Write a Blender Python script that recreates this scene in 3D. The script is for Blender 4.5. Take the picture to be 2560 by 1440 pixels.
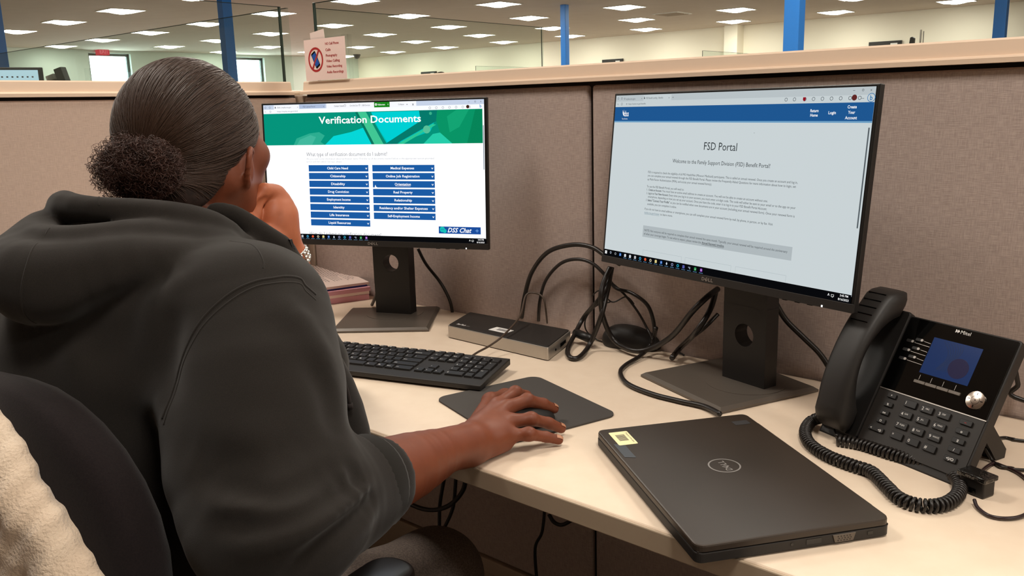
import bpy, bmesh, math, random
import numpy as np
from mathutils import Vector, Matrix
from mathutils.noise import noise as pnoise

# ---------------------------------------------------------------- camera, world, exposure
scene = bpy.context.scene
for o in list(bpy.data.objects):
    bpy.data.objects.remove(o)
cam_d = bpy.data.cameras.new('camera'); cam = bpy.data.objects.new('camera', cam_d)
scene.collection.objects.link(cam); scene.camera = cam
F_PX = 2103.84
cam_d.sensor_width = 36.0; cam_d.lens = F_PX / 2560 * 36
cam_d.shift_x = (1280 - 1301.88) / 2560; cam_d.shift_y = (687.99 - 720) / 2560
cam_d.clip_start = .02; cam_d.clip_end = 200
_r = Vector((0.76485403, 0.64371756, -0.0250202)); _u = Vector((-0.10848595, 0.16699095, 0.97997185)); _f = Vector((-0.63500323, 0.74682108, -0.19755801))
cam.matrix_world = Matrix(((_r.x, _u.x, -_f.x, 1.93404), (_r.y, _u.y, -_f.y, -1.37678), (_r.z, _u.z, -_f.z, 1.21406), (0, 0, 0, 1)))
scene.view_settings.view_transform = 'Standard'; scene.view_settings.look = 'None'
scene.view_settings.exposure = 0.0; scene.view_settings.gamma = 1.0; scene.view_settings.use_curve_mapping = False
world = bpy.data.worlds.new('daylight'); scene.world = world; world.use_nodes = True
world.node_tree.nodes['Background'].inputs[0].default_value = (.86, .94, 1, 1)
world.node_tree.nodes['Background'].inputs[1].default_value = 14.0
scene.cycles.max_bounces = 8; scene.cycles.transparent_max_bounces = 24; scene.cycles.use_denoising = True
scene.cycles.caustics_reflective = False; scene.cycles.caustics_refractive = False
LAMP = 33.0           # strength of every ceiling light diffuser
LAMP_COL = (1.0, .925, .83)
DESK = 0.74
PI = math.pi

# ---------------------------------------------------------------- materials
def lin(c):
    if isinstance(c, str):
        c = tuple(int(c[i:i+2], 16) / 255 for i in (0, 2, 4))
        return tuple(((x + .055) / 1.055) ** 2.4 if x > .04045 else x / 12.92 for x in c) + (1,)
    return tuple(c)[:3] + (1,)
def mat(name, col, rough=.5, metal=0, spec=.5, emi=None, es=0, bump=None, noise=None, sheen=0, coat=0, sss=0, weave=None):
    m = bpy.data.materials.new(name); m.use_nodes = True
    nt = m.node_tree; b = nt.nodes['Principled BSDF']; I = b.inputs
    I['Base Color'].default_value = lin(col); I['Roughness'].default_value = rough; I['Metallic'].default_value = metal
    I['Specular IOR Level'].default_value = spec
    if emi is not None:
        I['Emission Color'].default_value = lin(emi); I['Emission Strength'].default_value = es
    if sheen: I['Sheen Weight'].default_value = sheen; I['Sheen Roughness'].default_value = .5
    if coat: I['Coat Weight'].default_value = coat; I['Coat Roughness'].default_value = .08
    if sss: I['Subsurface Weight'].default_value = sss; I['Subsurface Scale'].default_value = .006; I['Subsurface Radius'].default_value = (1, .35, .2)
    tc = nt.nodes.new('ShaderNodeTexCoord')
    def nz(sc, det=3, vec=None, stretch=None):
        n = nt.nodes.new('ShaderNodeTexNoise'); n.inputs['Scale'].default_value = sc; n.inputs['Detail'].default_value = det
        if stretch:
            mp = nt.nodes.new('ShaderNodeMapping'); mp.inputs['Scale'].default_value = stretch
            nt.links.new(tc.outputs['Object'], mp.inputs['Vector']); nt.links.new(mp.outputs['Vector'], n.inputs['Vector'])
        else: nt.links.new(tc.outputs['Object'], n.inputs['Vector'])
        return n
    if noise:   # (scale, other colour, amount[, stretch])
        n = nz(noise[0], 4, None, noise[3] if len(noise) > 3 else None)
        r = nt.nodes.new('ShaderNodeMapRange'); r.inputs['From Min'].default_value = .35; r.inputs['From Max'].default_value = .65
        r.inputs['To Max'].default_value = noise[2]
        mx = nt.nodes.new('ShaderNodeMix'); mx.data_type = 'RGBA'
        mx.inputs[6].default_value = lin(col); mx.inputs[7].default_value = lin(noise[1])
        nt.links.new(n.outputs['Fac'], r.inputs['Value']); nt.links.new(r.outputs['Result'], mx.inputs[0]); nt.links.new(mx.outputs[2], I['Base Color'])
    if weave:   # (other colour, amount, axes): cross hatched threads
        prev = None
        for st in weave[2]:
            n = nz(1, 2, None, st); prev_n = n
            if prev is None: prev = n.outputs['Fac']
            else:
                a = nt.nodes.new('ShaderNodeMath'); a.operation = 'ADD'; nt.links.new(prev, a.inputs[0]); nt.links.new(n.outputs['Fac'], a.inputs[1]); prev = a.outputs[0]
        r = nt.nodes.new('ShaderNodeMapRange'); r.inputs['From Min'].default_value = .8; r.inputs['From Max'].default_value = 1.2; r.inputs['To Max'].default_value = weave[1]
        mx = nt.nodes.new('ShaderNodeMix'); mx.data_type = 'RGBA'; mx.inputs[6].default_value = lin(col); mx.inputs[7].default_value = lin(weave[0])
        nt.links.new(prev, r.inputs['Value']); nt.links.new(r.outputs['Result'], mx.inputs[0]); nt.links.new(mx.outputs[2], I['Base Color'])
        bp = nt.nodes.new('ShaderNodeBump'); bp.inputs['Strength'].default_value = .25; bp.inputs['Distance'].default_value = .001
        nt.links.new(prev, bp.inputs['Height']); nt.links.new(bp.outputs['Normal'], I['Normal'])
    if bump:    # (scale, strength, distance[, stretch])
        n = nz(bump[0], 3, None, bump[3] if len(bump) > 3 else None)
        bp = nt.nodes.new('ShaderNodeBump'); bp.inputs['Strength'].default_value = bump[1]; bp.inputs['Distance'].default_value = bump[2]
        nt.links.new(n.outputs['Fac'], bp.inputs['Height']); nt.links.new(bp.outputs['Normal'], I['Normal'])
    return m
def glass_mat(name, tint, refl=.03):
    m = bpy.data.materials.new(name); m.use_nodes = True; nt = m.node_tree; nt.nodes.clear()
    o = nt.nodes.new('ShaderNodeOutputMaterial'); mx = nt.nodes.new('ShaderNodeMixShader')
    t = nt.nodes.new('ShaderNodeBsdfTransparent'); t.inputs[0].default_value = lin(tint)
    g = nt.nodes.new('ShaderNodeBsdfGlossy'); g.inputs['Roughness'].default_value = .02
    lw = nt.nodes.new('ShaderNodeLayerWeight'); lw.inputs[0].default_value = .5
    pw = nt.nodes.new('ShaderNodeMath'); pw.operation = 'POWER'; pw.inputs[1].default_value = 4
    fr = nt.nodes.new('ShaderNodeMath'); fr.operation = 'MULTIPLY_ADD'; fr.inputs[1].default_value = .7; fr.inputs[2].default_value = refl
    nt.links.new(lw.outputs['Facing'], pw.inputs[0]); nt.links.new(pw.outputs[0], fr.inputs[0]); nt.links.new(fr.outputs[0], mx.inputs[0]); nt.links.new(t.outputs[0], mx.inputs[1]); nt.links.new(g.outputs[0], mx.inputs[2]); nt.links.new(mx.outputs[0], o.inputs[0])
    return m
def emit(name, col, s=1.0):
    return mat(name, '000000', 1, 0, 0, col, s)

M = {}
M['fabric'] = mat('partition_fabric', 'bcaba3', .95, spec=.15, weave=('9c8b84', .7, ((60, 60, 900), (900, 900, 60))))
M['fabricleft'] = mat('partition_fabric_lit', 'cdb6a7', .95, spec=.15, weave=('b8a194', .7, ((60, 60, 900), (900, 900, 60))))  # same fabric, the stronger light on the left partition put into its colour
M['trim'] = mat('beige_trim', 'e4cab2', .45, spec=.35)
M['post'] = mat('post_metal', 'b09d8c', .5)
M['gap'] = mat('dark_gap', '201815', .9)
M['desk'] = mat('desk_laminate', 'ead6bf', .42, spec=.4, noise=(30, 'e2ccb4', .5))
M['deskedge'] = mat('desk_edge', 'b9a68f', .4, spec=.4)
M['strip'] = mat('raceway_metal', 'b5a28f', .6)
M['carpet'] = mat('carpet', '8c8178', .95, noise=(60, '6e645d', .8), bump=(300, .5, .003))
M['ceiling'] = mat('ceiling_tiles', 'd2c5b9', .95, spec=.1, noise=(3, 'cbbdb0', .5))
M['wall'] = mat('painted_wall', 'fbf3e2', .9, spec=.2)
M['wallgreen'] = mat('wall_glass_tint', 'cdd8ce', .9, spec=.2)  # green cast of the glass screens put into the wall colour
M['blue'] = mat('blue_paint', '2a80dc', .45, spec=.4)
M['lampframe'] = mat('lamp_frame', 'e8e4dc', .5)
M['lamp'] = emit('lamp_diffuser', LAMP_COL, LAMP)
M['glass'] = glass_mat('clear_glass', (.93, .97, .95))
M['glassedge'] = mat('glass_edge', '2c3a34', .2, spec=.6)
M['black'] = mat('black_plastic', '17150f' if 0 else '161413', .42, spec=.45, bump=(900, .08, .0005))
M['blacksoft'] = mat('black_satin_plastic', '24211f', .5, spec=.4)
M['key'] = mat('key_plastic', '191716', .42, spec=.45)
M['kbcase'] = mat('keyboard_case', '272320', .5, spec=.4)
M['gloss'] = mat('gloss_black', '040404', .06, spec=.6)
M['standplate'] = mat('stand_plate', '625a52', .36, metal=.3, spec=.5)
M['lid'] = mat('laptop_lid', '342b23', .40, spec=.42, noise=(9, '3a3028', .6), bump=(1500, .05, .0003))
M['silver'] = mat('silver_metal', 'b9b3ab', .35, metal=.8)
M['chrome'] = mat('chrome', 'e8d9cc', .18, metal=1)
M['logo'] = mat('logo_grey', 'a8a19b', .35, metal=.5)
M['white'] = mat('white_print', 'e9e6e2', .6)
M['paper'] = mat('paper', 'efd9cf', .8, noise=(8, 'e9d2c8', .5))
M['pink'] = mat('pink_paper', 'd79aa6', .8)
M['navy'] = mat('blue_folder', '1a2480', .4)
M['ink'] = mat('ink', '4d4646', .9)
M['red'] = mat('red_print', 'b01c1c', .6)
M['label'] = mat('cream_label', 'f3e8b4', .6)
M['cable'] = mat('black_cable', '1b1613', .38, spec=.5)
M['pad'] = mat('mouse_pad', '4b4744', .9, spec=.2, bump=(800, .2, .0005))
M['skin'] = None

# ---------------------------------------------------------------- helpers
C = scene.collection.objects
def T(x=0, y=0, z=0): return Matrix.Translation((x, y, z))
def RZ(a): return Matrix.Rotation(a, 4, 'Z')
def RX(a): return Matrix.Rotation(a, 4, 'X')
def RY(a): return Matrix.Rotation(a, 4, 'Y')
class B:
    """collects shapes; build() links them as one mesh object"""
    def __init__(s): s.v = []; s.f = []; s.m = []; s.cur = 0
    def add(s, vs, fs, Mx=None):
        n = len(s.v)
        if Mx is not None: vs = [Mx @ Vector(p) for p in vs]
        s.v += [tuple(p) for p in vs]; s.f += [[i + n for i in f] for f in fs]; s.m += [s.cur] * len(fs); return s
    def frombm(s, bm, Mx=None):
        bm.verts.ensure_lookup_table(); bm.verts.index_update()
        s.add([v.co.copy() for v in bm.verts], [[v.index for v in f.verts] for f in bm.faces], Mx); bm.free(); return s
    def box(s, lo, hi, bev=0, Mx=None, seg=2):
        bm = bmesh.new(); bmesh.ops.create_cube(bm, size=1)
        for v in bm.verts: v.co = Vector([lo[i] + (v.co[i] + .5) * (hi[i] - lo[i]) for i in range(3)])
        if bev: bmesh.ops.bevel(bm, geom=bm.edges[:], offset=bev, segments=seg, profile=.5, affect='EDGES')
        return s.frombm(bm, Mx)
    def prism(s, poly, z0, z1, Mx=None, bev=0):
        """poly: 2D outline (counter-clockwise), extruded in z"""
        bm = bmesh.new(); vs = [bm.verts.new((x, y, z0)) for x, y in poly]; f = bm.faces.new(vs)
        r = bmesh.ops.extrude_face_region(bm, geom=[f]); bmesh.ops.translate(bm, verts=[g for g in r['geom'] if isinstance(g, bmesh.types.BMVert)], vec=(0, 0, z1 - z0))
        bmesh.ops.recalc_face_normals(bm, faces=bm.faces[:])
        if bev:
            ed = [e for e in bm.edges if abs(e.verts[0].co.z - e.verts[1].co.z) < 1e-7 and abs(e.verts[0].co.z - max(z0, z1)) < 1e-6]
            bmesh.ops.bevel(bm, geom=ed, offset=bev, segments=2, profile=.5, affect='EDGES')
        return s.frombm(bm, Mx)
    def cyl(s, c, r, h, seg=32, Mx=None, r2=None, bev=0):
        bm = bmesh.new(); bmesh.ops.create_cone(bm, cap_ends=True, segments=seg, radius1=r, radius2=r if r2 is None else r2, depth=h, matrix=T(c[0], c[1], c[2] + h / 2))
        if bev: bmesh.ops.bevel(bm, geom=[e for e in bm.edges if abs(e.verts[0].co.z - e.verts[1].co.z) < 1e-7], offset=bev, segments=2, profile=.5, affect='EDGES')
        return s.frombm(bm, Mx)
    def ell(s, c, r, Mx=None, seg=24):
        bm = bmesh.new(); bmesh.ops.create_uvsphere(bm, u_segments=seg, v_segments=seg // 2, radius=1)
        for v in bm.verts: v.co = Vector((c[0] + v.co.x * r[0], c[1] + v.co.y * r[1], c[2] + v.co.z * r[2]))
        return s.frombm(bm, Mx)
    def quad(s, pts, Mx=None): return s.add(pts, [list(range(len(pts)))], Mx)
    def tube(s, pts, r, seg=8, Mx=None, rr=None, cap=True):
        P = [Vector(p) for p in pts]; n = len(P); vs = []; fs = []
        up = Vector((0, 0, 1)); t = (P[1] - P[0]).normalized()
        if abs(t.z) > .9: up = Vector((1, 0, 0))
        N = (up - t * up.dot(t)).normalized()
        for i in range(n):
            t = (P[min(i + 1, n - 1)] - P[max(i - 1, 0)]).normalized(); N = (N - t * N.dot(t)).normalized(); Bn = t.cross(N)
            ra = rr[i] if rr else r
            for k in range(seg):
                a = 2 * PI * k / seg; vs.append(P[i] + (N * math.cos(a) + Bn * math.sin(a)) * ra)
        for i in range(n - 1):
            for k in range(seg):
                a = i * seg + k; b = i * seg + (k + 1) % seg; fs.append([a, b, b + seg, a + seg])
        if cap: fs.append(list(range(seg))[::-1]); fs.append([(n - 1) * seg + k for k in range(seg)])
        return s.add(vs, fs, Mx)
    def build(s, name, m, parent=None, smooth=False, loc=None):
        me = bpy.data.meshes.new(name); me.from_pydata(s.v, [], s.f)
        ms = m if isinstance(m, (list, tuple)) else [m]
        for x in ms: me.materials.append(M[x] if isinstance(x, str) else x)
        if len(ms) > 1: me.polygons.foreach_set('material_index', s.m)
        if smooth:
            me.polygons.foreach_set('use_smooth', [True] * len(me.polygons))
            if smooth != 'all': 
                try: me.set_sharp_from_angle(angle=math.radians(40))
                except Exception: pass
        me.update(); o = bpy.data.objects.new(name, me); C.link(o)
        if parent is not None: o.parent = parent
        return o
def tag(o, label, cat, group=None, kind=None):
    if label: o['label'] = label
    if cat: o['category'] = cat
    if group: o['group'] = group
    if kind: o['kind'] = kind
    return o
def thing(name, label, cat, loc=(0, 0, 0), rz=0, group=None):
    o = bpy.data.objects.new(name, None); C.link(o); o.location = loc; o.rotation_euler = (0, 0, rz); o.empty_display_size = .05
    return tag(o, label, cat, group)
def struct(o): o['kind'] = 'structure'; return o
def spline(pts, n=10):
    P = [Vector(p) for p in pts]; out = []
    for i in range(len(P) - 1):
        a = P[max(i - 1, 0)]; b = P[i]; c = P[i + 1]; d = P[min(i + 2, len(P) - 1)]
        for k in range(n):
            t = k / n; out.append(.5 * ((2 * b) + (c - a) * t + (2 * a - 5 * b + 4 * c - d) * t * t + (3 * b - a - 3 * c + d) * t ** 3))
    out.append(P[-1]); return out
def rrect(x0, y0, x1, y1, r, n=5):
    out = []
    for cx, cy, a0 in ((x1 - r, y1 - r, 0), (x0 + r, y1 - r, 90), (x0 + r, y0 + r, 180), (x1 - r, y0 + r, 270)):
        for k in range(n + 1):
            a = math.radians(a0 + 90 * k / n); out.append((cx + r * math.cos(a), cy + r * math.sin(a)))
    return out
_tc = {}
def text2d(s, bold=0.0, res=3, shear=0):
    bold = min(bold, .016)
    k = (s, bold, res, shear)
    if k not in _tc:
        cu = bpy.data.curves.new('t', 'FONT'); cu.body = s; cu.size = 1; cu.resolution_u = res; cu.offset = bold; cu.shear = shear
        ob = bpy.data.objects.new('t', cu); C.link(ob); dg = bpy.context.evaluated_depsgraph_get(); me = bpy.data.meshes.new_from_object(ob.evaluated_get(dg))
        vs = [tuple(v.co) for v in me.vertices]; fs = [list(p.vertices) for p in me.polygons]
        bpy.data.meshes.remove(me); bpy.data.objects.remove(ob); bpy.data.curves.remove(cu)
        _tc[k] = (vs, fs)
    return _tc[k]
def put_text(b, s, x, y, size, Mx, align='l', fit=None, bold=0.0, z=0, flip=1, res=2, shear=0):
    """text with baseline y; fit: total width wanted"""
    vs, fs = text2d(s, bold, res, shear)
    if not vs: return
    x0 = min(v[0] for v in vs); x1 = max(v[0] for v in vs); w = (x1 - x0); sx = size if fit is None else fit / w
    ox = x - x0 * sx
    if align == 'c': ox = x - (x0 + x1) / 2 * sx
    if align == 'r': ox = x - x1 * sx
    b.add([(ox + v[0] * sx, y + flip * v[1] * size, z) for v in vs], [f if flip > 0 else f[::-1] for f in fs], Mx)

# ---------------------------------------------------------------- the hall
CEIL = 3.0
b = B(); b.box((-22.5, -9, -.1), (9, 18.7, 0)); struct(b.build('floor', 'carpet'))
b = B(); b.box((-22.5, -9, CEIL), (9, 18.7, CEIL + .1)); struct(b.build('ceiling', 'ceiling'))
b = B(); b.box((-22.5, 18.5, 0), (9, 18.7, CEIL)); struct(b.build('wall_back', 'wall'))
b = B(); b.box((8.8, -9, 0), (9, 18.5, CEIL)); struct(b.build('wall_right', 'wall'))
b = B(); b.box((-22.3, -9, 0), (8.8, -8.8, CEIL)); struct(b.build('wall_front', 'wall'))
WX = -22.3; wins = [(9.1676, 10.3325), (13.2242, 14.6739)]
b = B(); ys = -9
for y0, y1 in wins:
    b.box((WX - .25, ys, 0), (WX, y0, CEIL)); b.box((WX - .25, y0, 2.92), (WX, y1, CEIL)); b.box((WX - .25, y0, 0), (WX, y1, .9)); ys = y1
b.box((WX - .25, ys, 0), (WX, 18.7, CEIL)); struct(b.build('wall_left', 'wallgreen'))
for i, (y0, y1) in enumerate(wins):
    b = B(); fr = .07
    b.box((WX - .2, y0, .9), (WX - .12, y0 + fr, 2.92)); b.box((WX - .2, y1 - fr, .9), (WX - .12, y1, 2.92)); b.box((WX - .2, y0, 2.85), (WX - .12, y1, 2.92)); b.box((WX - .2, y0, .9), (WX - .12, y1, .97))
    b.cur = 1; b.box((WX - .165, y0 + fr, .97), (WX - .155, y1 - fr, 2.85))
    struct(b.build('window_%d' % (i + 1), ['glassedge', 'glass']))
b = B(); b.box((-7.9565, 18.15, 0), (-7.6087, 18.5, CEIL)); struct(b.build('trim_1', 'wall'))

# blue square columns
def column(x, y, w, label):
    b = B(); b.box((x - w / 2, y - w / 2, 0), (x + w / 2, y + w / 2, CEIL), .006)
    tag(b.build('steel_column', 'blue'), label, 'column', 'blue columns across the hall')
column(-0.5282, 4.5362, .11, 'bright blue square column rising behind the partition, above the right monitor')
column(-7.7709, 11.4647, .115, 'thin blue square column meeting the ceiling, left of the wide blue column')
column(-6.8576, 3.9925, .115, "blue column behind the glass, above the seated woman's head")
column(-0.0808, 8.7558, .115, 'blue column nearest the right edge, against the cream wall')
column(-8.8226, 2.3387, .115, 'blue column cut off by the left edge behind the glass')

# ceiling lights: a staggered grid of square troffers
def lamp_proto():
    t = thing('ceiling_light', None, 'ceiling light'); w = .31
    b = B()
    for lo, hi in (((-w, -w, -.012), (w, -w + .02, 0)), ((-w, w - .02, -.012), (w, w, 0)), ((-w, -w + .02, -.012), (-w + .02, w - .02, 0)), ((w - .02, -w + .02, -.012), (w, w - .02, 0))): b.box(lo, hi)
    b.build('frame', 'lampframe', t)
    b = B(); n = 10; q = w - .02   # gently bowed prismatic diffuser
    vs = [(-q + 2 * q * i / n, -q + 2 * q * j / n, -.006 - .055 * (max(0, 1 - (2 * i / n - 1) ** 2) * max(0, 1 - (2 * j / n - 1) ** 2)) ** 1.5) for j in range(n + 1) for i in range(n + 1)]
    b.add(vs, [[j * (n + 1) + i, (j + 1) * (n + 1) + i, (j + 1) * (n + 1) + i + 1, j * (n + 1) + i + 1] for j in range(n) for i in range(n)])
    b.build('diffuser', 'lamp', t, smooth='all'); return t
lp = lamp_proto(); first = True
def cam_px(p):
    v = Vector(p) - Vector((1.93404, -1.37678, 1.21406)); d = v.dot(_f)
    return (1301.88 + F_PX * v.dot(_r) / d, 687.99 - F_PX * v.dot(_u) / d, d) if d > .1 else (None, None, d)
for k in range(-3, 7):
    for n in range(-14, 12):
        x = -8.43 + 1.17 * (k - 2) + 2.35 * n; y = 5.82 + 2.286 * k
        if not (-21.8 < x < 8 and y < 18.2): continue
        px, py, d = cam_px((x, y, CEIL)); seen = px is not None and -60 < px < 2620 and py > -30
        near = math.hypot(x - 2, y + .4) < 7
        if not (seen or near): continue
        o = lp if first else lp.copy()
        if not first:
            C.link(o)
            for ch in lp.children:
                c = ch.copy(); C.link(c); c.parent = o
        first = False; o.location = (x, y, CEIL)
        if seen: side = 'over the left half of the hall' if px < 1280 else 'over the right half of the hall'
        else: side = 'directly over the cubicle'
        row = 'far' if d > 14 else ('middle' if d > 9 else 'near')
        o['label'] = 'square ceiling light %s, in the %s rows' % (side, row) if seen else 'square ceiling light above the cubicle, glowing warm white'
        o['group'] = 'ceiling lights %s, %s' % (side, row) if seen else 'ceiling lights above the cubicle'
def vent(x, y, label):
    t = thing('ceiling_vent', label, 'vent', (x, y, CEIL), 0, 'ceiling vents'); b = B(); b.box((-.3, -.3, -.015), (.3, .3, 0)); b.build('plate', 'lampframe', t)
    b = B()
    for i in range(7): b.box((-.25, -.24 + i * .075, -.025), (.25, -.21 + i * .075, -.015))
    b.build('louvres', 'strip', t)
vent(-7.3158, 14.5443, 'dull square ceiling vent between glowing lights, right of the thin blue column')
vent(-20.5193, 10.4709, "flat ceiling vent near the left windows, above the woman's head")

# exit sign, wall frames, security camera
t = thing('exit_sign', 'small red glowing EXIT sign above the left window', 'exit sign', (-22.1, 9.5143, 2.9585))
b = B(); b.box((-.2, -.15, -.1), (0, .15, .1), .01); b.build('housing', emit('exit_red', 'e8364a', .9), t)
b = B(); put_text(b, 'EXIT', 0, -.06, .17, Matrix(((0, 0, 1, .003), (1, 0, 0, 0), (0, 1, 0, 0), (0, 0, 0, 1))), 'c', .24, .02); b.build('lettering', emit('exit_light', 'ff8a90', 1.0), t)
def wall_frame(x0, x1, ztop, label, words=None):
    t = thing('framed_sign', label, 'framed sign', ((x0 + x1) / 2, 18.47, ztop), 0); w = (x1 - x0) / 2
    b = B(); b.box((-w, -.02, -.5), (w, .03, 0)); b.cur = 1; b.box((-w + .04, -.03, -.46), (w - .04, -.02, -.035)); b.build('frame', ['black', 'blacksoft'], t)
    b = B(); b.box((w * .35, -.034, -.2), (w - .08, -.03, -.05)); b.build('picture', 'white', t)
    if words:
        b = B(); put_text(b, words, 0, -.2, .12, Matrix(((1, 0, 0, -.1), (0, 0, -1, -.032), (0, 1, 0, 0), (0, 0, 0, 1))), 'c', w, .02); b.build('lettering', 'pink', t)
wall_frame(-4.592, -3.899, 2.3995, 'dark framed sign with a white corner on the far cream wall', 'HEALTH')
wall_frame(-11.7754, -11.1049, 2.3965, 'small black framed picture low on the far wall, right of the thin blue column')
wall_frame(-19.0465, -18.3465, 2.3846, 'tiny black framed picture far off behind the tall glass screen')
p0 = Vector((0.5940, 3.4344, 1.4367)); t = thing('storage_cabinet', 'grey storage cabinet in the next cubicle under the desk handset and bracket', 'cabinet', (p0.x, p0.y, 0))
HB = 1.4886 - .05
b = B(); b.box((-.45, -.2, 0), (.45, .25, HB), .006); b.build('carcass', 'strip', t)
for sx in (-1, 1):
    b = B(); b.box((sx * .225 - .215, .25, .05), (sx * .225 + .215, .268, HB - .04), .003); dr = b.build('door', 'post', t); b = B(); b.box((sx * .03 - .006, .268, HB * .5), (sx * .03 + .006, .29, HB * .5 + .12), .002); b.build('handle', 'silver', dr)
t = thing('desk_handset', 'dark handset end sticking up beyond the partition, right of the framed sign', 'handset', (0.5692, 3.4270, 1.4886))
b = B(); b.prism([(-.012, -.05), (.014, -.05), (.016, .018), (.006, .026), (-.004, .022)], -.012, .012, RX(PI / 2) @ RZ(0), bev=.002); b.build('shell', 'black', t)
t = thing('antenna_bracket', 'thin grey upright bracket behind the partition near the right blue column', 'bracket', (0.6085, 3.4655, 1.5077))
b = B(); b.box((-.009, -.004, -.06), (-.002, .004, .042)); b.box((.006, -.004, -.06), (.010, .004, .034)); b.box((-.009, -.004, HB - t.location.z), (.01, .004, -.03)); b.build('bracket', 'silver', t)
FH = Vector((-5.0116, 5.5047, 1.4658)); t = thing('person', None, None, (FH.x, FH.y, 0))
b = B(); b.ell((0, 0, FH.z), (.09, .1, .125)); b.cyl((0, 0, FH.z - .24), .055, .16, 16); b.ell((0, 0, FH.z - .48), (.21, .13, .30)); b.ell((0, 0, FH.z - .85), (.18, .14, .20))
for sx in (-1, 1): b.tube([(sx * .09, 0, FH.z - .9), (sx * .09, 0, FH.z - 1.25), (sx * .09, 0, .04)], .07, 12, rr=[.085, .07, .05]); b.box((sx * .09 - .04, -.1, 0), (sx * .09 + .04, .14, .07), .02); b.tube([(sx * .2, 0, FH.z - .28), (sx * .24, .02, FH.z - .6), (sx * .22, .1, FH.z - .85)], .045, 10)
b.build('body', mat('far_clothes', '3a3532', .8), t, smooth=True)
b = B(); b.ell((0, -.008, FH.z + .015), (.1, .11, .13)); b.build('hair', mat('far_hair', '33231d', .8), t, smooth=True)
tag(t, 'top of a dark-haired head just showing over the partition, far beyond the glass', 'person')
b = B(); b.cyl((0, 0, -.05), .12, .05); b.ell((0, 0, -.06), (.1, .1, .08)); t = b.build('dome_camera', 'blacksoft', smooth=True); t.location = (-20.5855, 17.0612, 3.0000)
tag(t, 'dark dome camera on the far ceiling behind the tall glass screen', 'security camera')

# ---------------------------------------------------------------- partitions
CT = 1.291; CB = 1.2565
def cap_profile(M_, length, t, ends=0):
    """runs along local x from 0 to length; front at y=0, back at y=t"""
    P = [(-.012, CB), (-.012, CB + .007), (-.009, CB + .0095), (-.001, CB + .011), (.002, CT - .003), (.005, CT), (t - .005, CT), (t - .002, CT - .003), (t + .001, CB + .011), (t + .009, CB + .0095), (t + .012, CB + .007), (t + .012, CB)]
    n = len(P); vs = []
    for x in (0, length): vs += [(x, y, z) for y, z in P]
    fs = [[i, (i + 1) % n, n + (i + 1) % n, n + i] for i in range(n)] + [list(range(n)), list(range(2 * n - 1, n - 1, -1))]
    return vs, fs
t = thing('cubicle_partition', 'long grey fabric partition behind both monitors, with a beige top rail', 'partition', (0, 0, 0))
for x0, x1 in ((.024, .9475), (.9575, 1.90), (1.91, 2.85)):
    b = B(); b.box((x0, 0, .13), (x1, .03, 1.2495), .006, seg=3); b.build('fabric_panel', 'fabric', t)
b = B(); b.box((.022, .012, .02), (2.86, .058, CB)); b.build('core', 'gap', t)
b = B(); vs, fs = cap_profile(None, 2.83, .07); b.add([(x + .024, y, z) for x, y, z in vs], fs); b.build('top_rail', 'trim', t)
b = B(); b.box((.024, -.004, 0), (2.85, .03, .125), .003); b.cur = 1
for x in (.62, 1.6): b.box((x, -.006, .05), (x + .09, -.004, .09))
b.build('raceway', ['strip', 'post'], t)
t = thing('cubicle_partition', 'fabric partition on the left, pinkish in the light, running towards the viewer', 'partition', (0, 0, 0))
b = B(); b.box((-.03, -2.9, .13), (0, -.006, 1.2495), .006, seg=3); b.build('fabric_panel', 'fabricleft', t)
b = B(); b.box((-.058, -2.9, .02), (-.012, -.004, CB)); b.build('core', 'gap', t)
b = B(); vs, fs = cap_profile(None, 2.88, .07)
b.add([(-y, -2.9 + x, z) for x, y, z in vs], fs); b.build('top_rail', 'trim', t)
b = B(); b.box((-.07, -.003, 0), (.0215, .07, 1.2555), .003); tag(b.build('corner_post', 'post'), 'slim grey brown corner post where the two partitions meet', 'post')
t = thing('cubicle_partition', 'neighbouring partition continuing away beyond the corner post', 'partition')
b = B(); b.box((-.055, .075, 0), (.015, 1.05, CB), .004); b.build('fabric_panel', 'fabric', t)
b = B(); b.box((-.06, .075, CB), (.02, 1.05, CT - .02), .006); b.build('top_rail', 'trim', t)
t = thing('cubicle_partition', 'neighbouring partition running left beyond the corner post', 'partition')
b = B(); b.box((-4, 0, 0), (-.075, .07, CB), .004); b.build('fabric_panel', 'fabric', t)
b = B(); b.box((-4, -.005, CB), (-.075, .075, CT - .02), .006); b.build('top_rail', 'trim', t)
def screen_glass(x0, x1, y0, y1, z0, z1, label, posts=((0, 0),)):
    t = thing('glass_screen', label, 'glass screen', ((x0 + x1) / 2, (y0 + y1) / 2, z0)); cx, cy = (x0 + x1) / 2, (y0 + y1) / 2
    b = B(); b.box((x0 - cx, y0 - cy, 0), (x1 - cx, y1 - cy, z1 - z0)); b.build('pane', 'glass', t)
    b = B(); e = .0006
    b.box((x0 - cx - e * 0, y0 - cy, z1 - z0), (x1 - cx, y1 - cy, z1 - z0 + e)); b.build('top_edge', 'glassedge', t)
    for px, py in posts:
        ex = x0 if px == 0 else x1; ey = y0 if py == 0 else y1; w = .003 if z1 < 1.4785 or z1 > 1.48 else .003
        if abs(ey - 1.0) < .01 or ey > 2: w = .0014
        b = B(); b.box((ex - cx - w, ey - cy - w, 0), (ex - cx + w, ey - cy + w, z1 - z0 + .001), .0008); b.build('edge_trim', 'glassedge', t)
    return t
GT = 1.484
screen_glass(-.040, -.032, -2.8, -.012, CT, GT, 'clear glass screen standing on the left partition', ((0, 1),))
screen_glass(.054, 2.8, .031, .039, CT, 1.489, 'long clear glass screen standing on the partition behind the monitors', ((0, 0),))
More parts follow.
